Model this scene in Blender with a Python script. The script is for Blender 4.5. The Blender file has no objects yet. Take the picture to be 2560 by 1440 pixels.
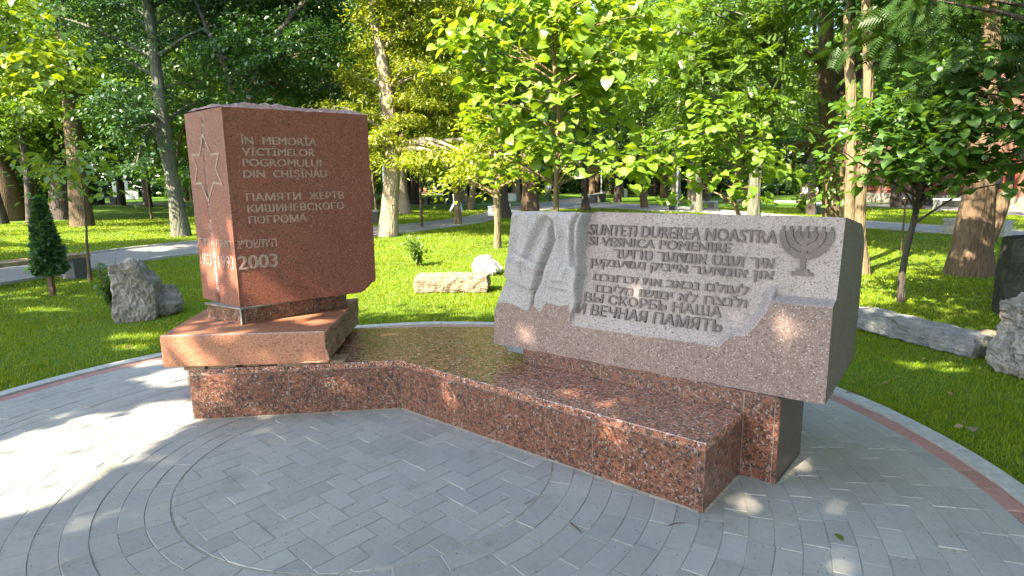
import bpy, bmesh, math, random
import numpy as np
from mathutils import Vector, Matrix, noise
sc = bpy.context.scene
COL = sc.collection
rad = math.radians
# ------------------------------------------------------------------ camera, light, exposure
cam = bpy.data.cameras.new('camera'); camo = bpy.data.objects.new('camera', cam); COL.objects.link(camo)
cam.sensor_width = 36; cam.lens = 1500/2560*36; cam.clip_end = 1000; cam.clip_start = .05
P_, R_ = rad(10), rad(.75)
fw = Vector((0, math.cos(P_), -math.sin(P_))); rt = Vector((1, 0, 0)); up = rt.cross(fw)
rt2 = math.cos(R_)*rt - math.sin(R_)*up; up2 = math.cos(R_)*up + math.sin(R_)*rt
camo.matrix_world = Matrix(((rt2.x, up2.x, -fw.x, 0), (rt2.y, up2.y, -fw.y, 0), (rt2.z, up2.z, -fw.z, 1.7), (0, 0, 0, 1)))
sc.camera = camo
AZ = np.array([.72, .69]); AZ /= np.linalg.norm(AZ); EL = rad(42); COT = 1/math.tan(EL)
SUN = Vector((-AZ[0]*math.cos(EL), -AZ[1]*math.cos(EL), math.sin(EL)))
w = bpy.data.worlds.new('World'); sc.world = w; w.use_nodes = True
nt = w.node_tree; bg = nt.nodes['Background']
sky = nt.nodes.new('ShaderNodeTexSky'); sky.sky_type = 'NISHITA'; sky.sun_disc = False
sky.sun_elevation = EL; sky.sun_rotation = math.atan2(SUN.x, SUN.y); sky.air_density = 1.0; sky.dust_density = 1.2; sky.ozone_density = 1.0
nt.links.new(sky.outputs[0], bg.inputs[0]); bg.inputs[1].default_value = .15
sl = bpy.data.lights.new('sun', 'SUN'); sl.energy = 4.5; sl.angle = rad(.5); sl.color = (1, .885, .67)
so = bpy.data.objects.new('sun', sl); COL.objects.link(so); so.rotation_euler = SUN.to_track_quat('Z', 'Y').to_euler()
sc.view_settings.view_transform = 'Standard'; sc.view_settings.look = 'None'; sc.view_settings.gamma = 1
sc.view_settings.exposure = 2.95
cy = sc.cycles
cy.max_bounces = 7; cy.diffuse_bounces = 4; cy.glossy_bounces = 3; cy.transmission_bounces = 4; cy.transparent_max_bounces = 4
cy.caustics_reflective = False; cy.caustics_refractive = False; cy.sample_clamp_indirect = 6
try: cy.use_denoising = True
except Exception: pass
rng = np.random.default_rng(7); random.seed(7)

# ------------------------------------------------------------------ helpers
def mesh_np(name, V, F, mat, parent=None, midx=None, smooth=False):
    """V (n,3); F (m,k) array of one face size, or a list of index lists."""
    me = bpy.data.meshes.new(name)
    if isinstance(F, np.ndarray):
        m, k = F.shape
        me.vertices.add(len(V)); me.vertices.foreach_set('co', np.asarray(V, np.float32).ravel())
        me.loops.add(m*k); me.loops.foreach_set('vertex_index', F.astype(np.int32).ravel())
        me.polygons.add(m); me.polygons.foreach_set('loop_start', np.arange(0, m*k, k, dtype=np.int32))
        me.polygons.foreach_set('loop_total', np.full(m, k, np.int32))
        me.update(calc_edges=True)
    else:
        me.from_pydata([tuple(map(float, p)) for p in V], [], F)
    for q in (mat if isinstance(mat, (list, tuple)) else [mat]): me.materials.append(q)
    if midx is not None: me.polygons.foreach_set('material_index', np.asarray(midx, np.int32))
    if smooth: me.polygons.foreach_set('use_smooth', np.ones(len(me.polygons), bool))
    me.update()
    o = bpy.data.objects.new(name, me); COL.objects.link(o)
    if parent: o.parent = parent
    return o
def thing(name, label, cat, loc=(0, 0, 0), rz=0, group=None):
    o = bpy.data.objects.new(name, None); COL.objects.link(o); o.location = loc; o.rotation_euler = (0, 0, rz)
    o.empty_display_size = .2
    return tag(o, label, cat, group)
def tag(o, label, cat, group=None):
    o['label'] = label; o['category'] = cat
    if group: o['group'] = group
    return o
def structure(o): o['kind'] = 'structure'; return o
def dup(root, loc, rz, s=1, label=None, group=None):
    r = root.copy(); COL.objects.link(r); r.location = loc; r.rotation_euler = (0, 0, rz); r.scale = (s, s, s)
    if label: r['label'] = label
    if group: r['group'] = group
    for ch in list(root.children):
        c = ch.copy(); COL.objects.link(c); c.parent = r
    return r
class MB:
    def __init__(s): s.v = []; s.f = []
    def add(s, V, F):
        n = len(s.v); s.v += [tuple(map(float, p)) for p in V]; s.f += [[n+i for i in f] for f in F]
    def box(s, c, size, R=None):
        x, y, z = [q/2 for q in size]
        P = np.array([(a, b, d) for d in (-z, z) for a, b in ((-x, -y), (x, -y), (x, y), (-x, y))], float)
        if R is not None: P = P @ np.array(R).T
        s.add(P+np.array(c), [[3, 2, 1, 0], [4, 5, 6, 7], [0, 1, 5, 4], [1, 2, 6, 5], [2, 3, 7, 6], [3, 0, 4, 7]])
    def prism(s, poly, z0, z1):
        n = len(poly)
        s.add([(p[0], p[1], z0) for p in poly]+[(p[0], p[1], z1) for p in poly],
              [list(range(n))[::-1], list(range(n, 2*n))]+[[i, (i+1) % n, n+(i+1) % n, n+i] for i in range(n)])
    def tube(s, pts, radii, seg=10, cap=True, wob=0, seed=0):
        V, F = tube_np(pts, radii, seg, wob, seed); s.add(V, F.tolist() if isinstance(F, np.ndarray) else F)
        if cap:
            n = len(s.v); s.f.append([n-seg+i for i in range(seg)])
    def build(s, name, mat, parent=None, bevel=0, smooth=False, seg=2):
        me = bpy.data.meshes.new(name); me.from_pydata(s.v, [], s.f)
        bm = bmesh.new(); bm.from_mesh(me)
        bmesh.ops.recalc_face_normals(bm, faces=bm.faces)
        if bevel: bmesh.ops.bevel(bm, geom=[e for e in bm.edges if e.calc_face_angle(0) > .4], offset=bevel, segments=seg, affect='EDGES', profile=.5)
        for f in bm.faces: f.smooth = smooth
        bm.to_mesh(me); bm.free()
        for q in (mat if isinstance(mat, (list, tuple)) else [mat]): me.materials.append(q)
        o = bpy.data.objects.new(name, me); COL.objects.link(o)
        if parent: o.parent = parent
        return o
def catmull(pts, radii, sub=4):
    P = [np.array(p, float) for p in pts]; out = []; ro = []
    P = [2*P[0]-P[1]]+P+[2*P[-1]-P[-2]]; R = [radii[0]]+list(radii)+[radii[-1]]
    for i in range(1, len(P)-2):
        for k in range(sub):
            t = k/sub; a, b, c, d = P[i-1:i+3]
            out.append(.5*((2*b)+(-a+c)*t+(2*a-5*b+4*c-d)*t*t+(-a+3*b-3*c+d)*t**3)); ro.append(R[i]*(1-t)+R[i+1]*t)
    out.append(P[-2]); ro.append(R[-2]); return out, ro
def tube_np(pts, radii, seg=10, wob=0, seed=0):
    pts = np.array(pts, float); n = len(pts); V = []
    d0 = pts[1]-pts[0]; x = np.cross(d0, [0, 1, .01]); x /= np.linalg.norm(x)
    for i in range(n):
        d = pts[min(i+1, n-1)]-pts[max(i-1, 0)]; d /= (np.linalg.norm(d)+1e-9)
        x = x-d*(x@d); x /= (np.linalg.norm(x)+1e-9); y = np.cross(d, x)
        for k in range(seg):
            t = 2*math.pi*k/seg; q = math.cos(t)*x+math.sin(t)*y; r = radii[i]
            if wob: r *= 1+wob*noise.noise(Vector(q*1.6+pts[i]*.8+seed))+wob*.6*math.sin(3*t+seed+pts[i][2]*.3)
            V.append(pts[i]+q*r)
    F = np.array([[i*seg+k, i*seg+(k+1) % seg, (i+1)*seg+(k+1) % seg, (i+1)*seg+k] for i in range(n-1) for k in range(seg)])
    return np.array(V), F

# ------------------------------------------------------------------ materials
class NB:
    def __init__(s, name):
        s.m = bpy.data.materials.new(name); s.m.use_nodes = True; s.t = s.m.node_tree
        s.p = s.t.nodes['Principled BSDF']; s.out = s.t.nodes['Material Output']
        s.co = s.n('ShaderNodeTexCoord').outputs['Object']
    def n(s, ty, **k):
        q = s.t.nodes.new(ty)
        for a, b in k.items(): setattr(q, a, b)
        return q
    def l(s, a, b): s.t.links.new(a, b)
    def noise(s, scale, detail=3, rough=.55, vec=None):
        q = s.n('ShaderNodeTexNoise'); q.inputs['Scale'].default_value = scale; q.inputs['Detail'].default_value = detail
        q.inputs['Roughness'].default_value = rough; s.l(vec or s.co, q.inputs['Vector']); return q.outputs['Fac']
    def voro(s, scale, vec=None, out='Color', feat='F1'):
        q = s.n('ShaderNodeTexVoronoi', feature=feat); q.inputs['Scale'].default_value = scale; s.l(vec or s.co, q.inputs['Vector']); return q.outputs[out]
    def ramp(s, fac, stops, interp='LINEAR'):
        q = s.n('ShaderNodeValToRGB'); e = q.color_ramp; e.interpolation = interp
        while len(e.elements) < len(stops): e.elements.new(.5)
        for el, (p, c) in zip(e.elements, stops):
            el.position = p; el.color = (c[0], c[1], c[2], 1) if isinstance(c, (tuple, list)) else (c, c, c, 1)
        s.l(fac, q.inputs[0]); return q.outputs[0]
    def mix(s, f, a, b, mode='MIX'):
        q = s.n('ShaderNodeMix', data_type='RGBA', blend_type=mode)
        for i, x in ((0, f), (6, a), (7, b)):
            if hasattr(x, 'links') or hasattr(x, 'is_linked'): s.l(x, q.inputs[i])
            elif i == 0: q.inputs[0].default_value = x
            else: q.inputs[i].default_value = (*x, 1)
        return q.outputs[2]
    def sep(s, c, i=0):
        q = s.n('ShaderNodeSeparateColor'); s.l(c, q.inputs[0]); return q.outputs[i]
    def mapv(s, scale):
        q = s.n('ShaderNodeMapping'); q.inputs['Scale'].default_value = scale; s.l(s.co, q.inputs[0]); return q.outputs[0]
    def island(s): return s.n('ShaderNodeNewGeometry').outputs['Random Per Island']
    def done(s, col, rough=.6, bump=None, bs=.3, bd=.01, spec=.5):
        if hasattr(col, 'is_linked'): s.l(col, s.p.inputs['Base Color'])
        else: s.p.inputs['Base Color'].default_value = (*col, 1)
        if hasattr(rough, 'is_linked'): s.l(rough, s.p.inputs['Roughness'])
        else: s.p.inputs['Roughness'].default_value = rough
        s.p.inputs['Specular IOR Level'].default_value = spec
        if bump is not None:
            q = s.n('ShaderNodeBump'); q.inputs['Strength'].default_value = bs; q.inputs['Distance'].default_value = bd
            s.l(bump, q.inputs['Height']); s.l(q.outputs[0], s.p.inputs['Normal'])
        return s.m
def flat(name, c, rough=.6, var=.15, spec=.4, scale=12):
    b = NB(name); f = b.noise(scale, 4)
    return b.done(b.ramp(f, [(.3, [x*(1-var) for x in c]), (.7, [x*(1+var) for x in c])]), rough, f, .1, .005, spec)
M = {}
def granite_panel(name, rough, tint=1.0, spec=.5):
    b = NB(name); wv = b.n('ShaderNodeVectorMath', operation='ADD'); nz = b.n('ShaderNodeTexNoise'); nz.inputs['Scale'].default_value = 75
    sc_ = b.n('ShaderNodeVectorMath', operation='SCALE'); sc_.inputs['Scale'].default_value = .026
    b.l(b.co, nz.inputs['Vector']); b.l(nz.outputs['Color'], sc_.inputs[0]); b.l(b.co, wv.inputs[0]); b.l(sc_.outputs[0], wv.inputs[1])
    r = b.sep(b.voro(60, wv.outputs[0]))
    c = b.ramp(r, [(0, (.045, .025, .02)), (.12, (.10, .042, .026)), (.3, (.185, .068, .038)), (.55, (.245, .092, .05)), (.8, (.17, .082, .058)), (1, (.29, .125, .075))])
    r2 = b.sep(b.voro(110, wv.outputs[0]), 1)
    big = b.noise(16, 3)
    thr = b.n('ShaderNodeMath', operation='MULTIPLY_ADD'); b.l(big, thr.inputs[0]); thr.inputs[1].default_value = 1.1; thr.inputs[2].default_value = -.31
    gt = b.n('ShaderNodeMath', operation='LESS_THAN'); b.l(r2, gt.inputs[0]); b.l(thr.outputs[0], gt.inputs[1])
    c = b.mix(gt.outputs[0], c, (.034, .025, .023))
    r3 = b.sep(b.voro(105, wv.outputs[0]), 2)
    w1 = b.n('ShaderNodeMath', operation='GREATER_THAN'); b.l(r3, w1.inputs[0]); w1.inputs[1].default_value = .94
    c = b.mix(w1.outputs[0], c, (.30, .25, .225))
    if tint != 1: c = b.mix(1.0, c, (tint, tint, tint*.98), 'MULTIPLY')
    return b.done(c, rough, None, spec=spec)
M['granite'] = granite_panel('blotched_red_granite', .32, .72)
M['granite_top'] = granite_panel('polished_red_granite_top', .22, 1.45, 1.0)  # tint lighter than the side panels, painting in the sheen of lit leaves
def fine_granite(name, c0, c1, dark, light, scale, rough, bs=.15, lt=.93, dk=.12):
    b = NB(name)
    f = b.noise(5, 4, .6); c = b.ramp(f, [(.3, c0), (.7, c1)]); bl = b.noise(1.5, 5, .65, b.mapv((1, 1, .45))); c = b.mix(.45, c, b.ramp(bl, [(.35, [x*.62 for x in c0]), (.65, [min(1, x*1.18) for x in c1])]))
    r = b.sep(b.voro(scale)); k = b.ramp(r, [(dk, 1.), (dk+.04, 0.)]); c = b.mix(k, c, dark)
    r2 = b.sep(b.voro(scale*1.3), 1); k2 = b.ramp(r2, [(lt-.02, 0.), (lt+.01, 1.)]); c = b.mix(k2, c, light)
    f2 = b.noise(scale*.9, 3, .7)
    c = b.mix(.30, c, b.ramp(f2, [(.3, [x*.35 for x in c0]), (.7, [min(1, x*1.7) for x in c1])]))
    return b.done(c, rough, f2, bs, .004, .4)
M['stele'] = fine_granite('dull_red_brown_granite', (.130, .037, .021), (.198, .062, .036), (.055, .021, .014), (.26, .115, .072), 95, .6)
M['stele_rough'] = fine_granite('split_pink_granite', (.20, .115, .095), (.30, .19, .16), (.09, .055, .05), (.4, .31, .28), 60, .9, .9)
M['tier'] = fine_granite('salmon_granite', (.225, .088, .046), (.30, .125, .068), (.11, .045, .026), (.36, .21, .14), 110, .5)
M['engraved'] = fine_granite('chiselled_pale_granite', (.235, .150, .118), (.325, .225, .182), (.13, .075, .058), (.42, .33, .28), 120, .9, .5)
M['cleft'] = fine_granite('rough_purple_grey_granite', (.17, .11, .105), (.29, .20, .19), (.06, .04, .04), (.4, .33, .32), 70, .95, .9)
M['bulk'] = fine_granite('honed_mauve_granite', (.138, .090, .078), (.196, .132, .114), (.062, .044, .04), (.36, .30, .28), 120, .42, .05, .91)
M['rough'] = fine_granite('bush_hammered_grey_granite', (.225, .180, .168), (.325, .268, .250), (.115, .095, .087), (.38, .335, .315), 150, .92, .8, .94, .16)
M['shawl'] = fine_granite('smooth_grey_granite', (.225, .20, .193), (.30, .27, .26), (.14, .125, .12), (.40, .365, .35), 130, .8, .35)
M['stripe'] = fine_granite('purple_grey_honed_granite', (.17, .14, .14), (.23, .19, .19), (.10, .085, .085), (.33, .29, .29), 120, .5, .1)
M['letter'] = fine_granite('dark_brown_polished_granite', (.058, .038, .032), (.096, .066, .057), (.028, .02, .018), (.18, .14, .125), 110, .45, .1)
M['mortar'] = flat('grey_mortar', (.19, .17, .145), .95, .3)
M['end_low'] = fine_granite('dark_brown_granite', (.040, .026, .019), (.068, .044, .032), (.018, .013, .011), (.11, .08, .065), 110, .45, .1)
M['seam'] = flat('pale_joint_mortar', (.20, .17, .145), .95, .2)
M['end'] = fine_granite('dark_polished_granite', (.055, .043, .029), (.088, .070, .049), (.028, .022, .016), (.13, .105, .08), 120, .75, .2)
def pavers(name, c, sand=False):
    b = NB(name); r = b.island(); f = b.noise(30, 5, .65); f2 = b.noise(.9, 4); f3 = b.noise(240, 2)
    col = b.ramp(r, [(0, [x*.80 for x in c]), (.35, [x*.95 for x in c]), (.6, c), (.85, [c[0]*1.08, c[1]*1.05, c[2]*1.0]), (1, [x*1.16 for x in c])])
    col = b.mix(.5, col, b.ramp(f2, [(.3, (.24, .235, .225)), (.7, (.37, .35, .315))]))
    st = b.noise(2.6, 6, .7); col = b.mix(b.ramp(st, [(.56, 0.), (.72, .55)]), col, (.20, .185, .155))
    vd = b.voro(55, None, 'Distance'); rd = b.sep(b.voro(55)); k1 = b.n('ShaderNodeMath', operation='LESS_THAN'); b.l(vd, k1.inputs[0]); k1.inputs[1].default_value = .22; k2 = b.n('ShaderNodeMath', operation='GREATER_THAN'); b.l(rd, k2.inputs[0]); k2.inputs[1].default_value = .93
    k3 = b.n('ShaderNodeMath', operation='MULTIPLY'); b.l(k1.outputs[0], k3.inputs[0]); b.l(k2.outputs[0], k3.inputs[1]); col = b.mix(k3.outputs[0], col, (.11, .095, .075))
    col = b.mix(.35, col, b.ramp(f, [(.3, (.22, .22, .22)), (.75, (.40, .39, .37))]), 'OVERLAY')
    return b.done(col, .85, f3, .35, .003, .35)
M['paver'] = pavers('grey_concrete_paver', (.335, .322, .30))
b = NB('red_concrete_paver'); f = b.noise(25, 5); M['redpaver'] = b.done(b.mix(.4, b.ramp(f, [(.3, (.24, .115, .095)), (.7, (.34, .175, .148))]), b.ramp(b.island(), [(0, (.23, .11, .09)), (1, (.34, .18, .15))])), .85, b.noise(220), .3, .003)
M['kerb'] = flat('pale_concrete_kerb', (.30, .295, .275), .9, .18, scale=18)
M['sand'] = flat('joint_sand', (.30, .27, .215), .95, .3, scale=40)
b = NB('asphalt_path'); f = b.noise(3, 5); M['path'] = b.done(b.mix(.35, b.ramp(f, [(.3, (.15, .135, .13)), (.7, (.23, .21, .20))]), b.ramp(b.noise(90, 3), [(.3, (.09, .085, .082)), (.7, (.28, .265, .25))])), .9, b.noise(120), .2, .004)
b = NB('mown_lawn'); f = b.noise(.7, 5, .6); f2 = b.noise(14, 4, .7); f3 = b.noise(70, 3, .7)
c = b.ramp(f, [(.3, (.050, .110, .004)), (.7, (.110, .175, .006))]); c = b.mix(.55, c, b.ramp(f2, [(.3, (.03, .085, .006)), (.72, (.12, .21, .02))])); c = b.mix(.4, c, b.ramp(f3, [(.35, (.02, .055, .004)), (.7, (.13, .22, .02))]))
dry = b.noise(1.7, 5, .65); c = b.mix(b.ramp(dry, [(.58, 0.), (.75, .6)]), c, (.16, .14, .045))
M['lawn'] = b.done(c, .9, f3, .8, .03, .2)
def leafmat(name, a, c, trans=1.0, spec=.05, rough=.45, tfac=.45):
    b = NB(name); r = b.island(); oi = b.n('ShaderNodeObjectInfo').outputs['Random']
    col = b.ramp(r, [(0, a), (1, c)])
    big = b.noise(.55, 3)
    if 'grass' in name: dry = b.noise(1.3, 5, .65); col = b.mix(b.ramp(dry, [(.56, 0.), (.74, .5)]), col, (.20, .175, .04))
    col = b.mix(.35, col, b.ramp(big, [(.3, [x*.6 for x in a]), (.7, [x*1.25 for x in c])]))
    col = b.mix(.22, col, b.ramp(oi, [(0, [x*.7 for x in a]), (1, [c[0]*1.5, c[1]*1.1, c[2]])]))
    df = b.n('ShaderNodeBsdfDiffuse'); b.l(col, df.inputs[0])
    tr = b.n('ShaderNodeBsdfTranslucent'); tc = b.mix(1.0, col, (1.9*trans, 1.6*trans, .6*trans), 'MULTIPLY'); b.l(tc, tr.inputs[0])
    m1 = b.n('ShaderNodeMixShader'); m1.inputs[0].default_value = tfac; b.l(df.outputs[0], m1.inputs[1]); b.l(tr.outputs[0], m1.inputs[2])
    gl = b.n('ShaderNodeBsdfGlossy'); gl.inputs['Roughness'].default_value = rough; gl.inputs[0].default_value = (.8, .85, .8, 1)
    m2 = b.n('ShaderNodeMixShader'); m2.inputs[0].default_value = spec; b.l(m1.outputs[0], m2.inputs[1]); b.l(gl.outputs[0], m2.inputs[2])
    b.l(m2.outputs[0], b.out.inputs[0]); b.t.nodes.remove(b.p); return b.m
M['leaf_yellow'] = leafmat('yellow_green_leaf', (.115, .18, .008), (.215, .265, .014), trans=1.1)
M['leaf_catalpa'] = leafmat('lime_green_leaf', (.080, .170, .014), (.150, .250, .024), spec=.035)
M['leaf_deep'] = leafmat('deep_green_leaf', (.032, .092, .014), (.065, .145, .022), trans=1.2)
M['leaf_blue'] = leafmat('bluish_green_leaf', (.022, .075, .035), (.05, .12, .05), trans=.8)
M['leaf_mid'] = leafmat('mid_green_leaf', (.042, .110, .009), (.095, .175, .014), trans=1.15)
M['leaf_light'] = leafmat('light_green_leaf', (.075, .15, .010), (.145, .225, .016), trans=1.15)
M['leaf_dark'] = leafmat('dark_green_leaf', (.014, .052, .011), (.036, .095, .016))
M['needle'] = leafmat('dark_needle_spray', (.016, .046, .009), (.034, .078, .014), trans=.6, spec=.02)
M['thuja'] = leafmat('blue_green_scale_leaf', (.026, .085, .028), (.075, .17, .055), trans=.9)
M['frond'] = leafmat('bright_scale_leaf', (.05, .16, .03), (.08, .22, .04), trans=.7)
M['grass'] = leafmat('grass_blade', (.072, .145, .004), (.205, .265, .006), spec=.02, tfac=.4)
M['dry_leaf'] = leafmat('dry_leaf', (.17, .10, .035), (.34, .25, .09), trans=.4)
def bark(name, a, c, sc_=1.0):
    b = NB(name); mv = b.mapv((9*sc_, 9*sc_, 1.6*sc_)); f = b.noise(1.6, 6, .7, mv); mv2 = b.mapv((22*sc_, 22*sc_, 4*sc_)); vv = b.voro(1.2, mv2, 'Distance')
    f3 = b.noise(1.1, 3)
    c_ = b.mix(.5, b.ramp(f, [(.32, a), (.68, c)]), b.ramp(vv, [(.1, [x*.55 for x in a]), (.6, c)])); c_ = b.mix(.3, c_, b.ramp(f3, [(.35, [x*.7 for x in a]), (.65, [x*1.15 for x in c])]))
    return b.done(c_, .95, vv, .8, .03, .2)
M['bark_grey'] = bark('smooth_grey_bark', (.078, .080, .058), (.125, .124, .094), .6)
M['bark_pale'] = bark('pale_furrowed_bark', (.165, .132, .088), (.255, .212, .15))
M['bark_tan'] = bark('tan_bark', (.105, .080, .045), (.175, .132, .078))
M['bark_brown'] = bark('brown_furrowed_bark', (.062, .042, .026), (.122, .086, .055))
M['bark_dark'] = bark('dark_bark', (.035, .028, .024), (.075, .06, .05))
def rockmat(name, a, c, d):
    b = NB(name); f = b.noise(4, 8, .68); f2 = b.noise(26, 5, .7); v = b.voro(9, None, 'Distance')
    col = b.ramp(f, [(.3, a), (.5, c), (.72, d)]); col = b.mix(.4, col, b.ramp(f2, [(.3, [x*.5 for x in a]), (.7, d)]))
    h = b.mix(.5, b.mix(.5, f2, f), v); return b.done(col, .95, b.sep(h), 1., .06, .2)
M['rock_grey'] = rockmat('weathered_grey_limestone', (.075, .066, .055), (.175, .155, .13), (.33, .30, .26))
M['rock_tan'] = rockmat('tan_limestone', (.10, .075, .05), (.175, .135, .092), (.28, .23, .175))
M['rock_white'] = rockmat('white_limestone', (.26, .22, .17), (.42, .38, .32), (.58, .55, .50))
M['rock_bluegrey'] = rockmat('blue_grey_limestone', (.10, .105, .10), (.165, .17, .165), (.25, .255, .25))
M['rock_lichen'] = rockmat('lichened_grey_limestone', (.07, .06, .045), (.17, .15, .125), (.46, .44, .40))
M['rock_dark'] = rockmat('dark_shaded_stone', (.014, .015, .012), (.032, .033, .027), (.06, .06, .05))  # near-black base colour stands in for deep shade
M['concrete'] = flat('bench_concrete', (.27, .265, .25), .9, .2)
M['bench_dark'] = flat('dark_painted_bench', (.05, .05, .05), .6)
M['bench_wood'] = flat('weathered_plank', (.20, .135, .085), .7, .3)
M['metal'] = flat('grey_green_metal', (.30, .34, .33), .45, .08)
M['white'] = flat('white_paint', (.78, .77, .74), .5, .05)
M['black'] = flat('black_metal', (.02, .02, .02), .5, .1)
M['glass'] = NB('dark_window_glass').done((.02, .022, .024), .08)
M['frame_red'] = flat('red_brown_window_frame', (.22, .055, .03), .5, .2)
b = NB('old_brick'); bt = b.n('ShaderNodeTexBrick'); bt.inputs['Scale'].default_value = 4.2; bt.inputs['Color1'].default_value = (.15, .06, .042, 1); bt.inputs['Color2'].default_value = (.20, .09, .065, 1); bt.inputs['Mortar'].default_value = (.18, .15, .13, 1); bt.inputs['Mortar Size'].default_value = .012
cx = b.n('ShaderNodeSeparateXYZ'); b.l(b.co, cx.inputs[0]); cm = b.n('ShaderNodeCombineXYZ'); b.l(cx.outputs[1], cm.inputs[0]); b.l(cx.outputs[2], cm.inputs[1]); b.l(cm.outputs[0], bt.inputs[0])
M['brick'] = b.done(b.mix(.3, bt.outputs[0], b.ramp(b.noise(2, 5), [(.3, (.10, .05, .035)), (.7, (.22, .125, .09))])), .9)
b = NB('rubble_plinth'); v = b.sep(b.voro(2.2)); M['rubble'] = b.done(b.mix(.4, b.ramp(v, [(0, (.14, .12, .10)), (.5, (.25, .22, .18)), (1, (.36, .32, .27))]), b.ramp(b.noise(9, 5), [(.3, (.10, .09, .075)), (.7, (.36, .33, .28))])), .95)
M['roof'] = flat('brown_tile_roof', (.16, .075, .055), .8)
M['skin'] = flat('skin', (.50, .30, .22), .6, .05)
M['hair'] = flat('dark_hair', (.05, .035, .028), .7)
for k_, c_ in dict(cl_white=(.62, .64, .66), cl_blue=(.36, .46, .54), cl_orange=(.55, .20, .07), cl_dark=(.06, .06, .07), cl_red=(.5, .06, .04), cl_pink=(.65, .42, .46), cl_grey=(.25, .26, .27)).items(): M[k_] = flat('cloth_'+k_[3:], c_, .85, .1)

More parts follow.
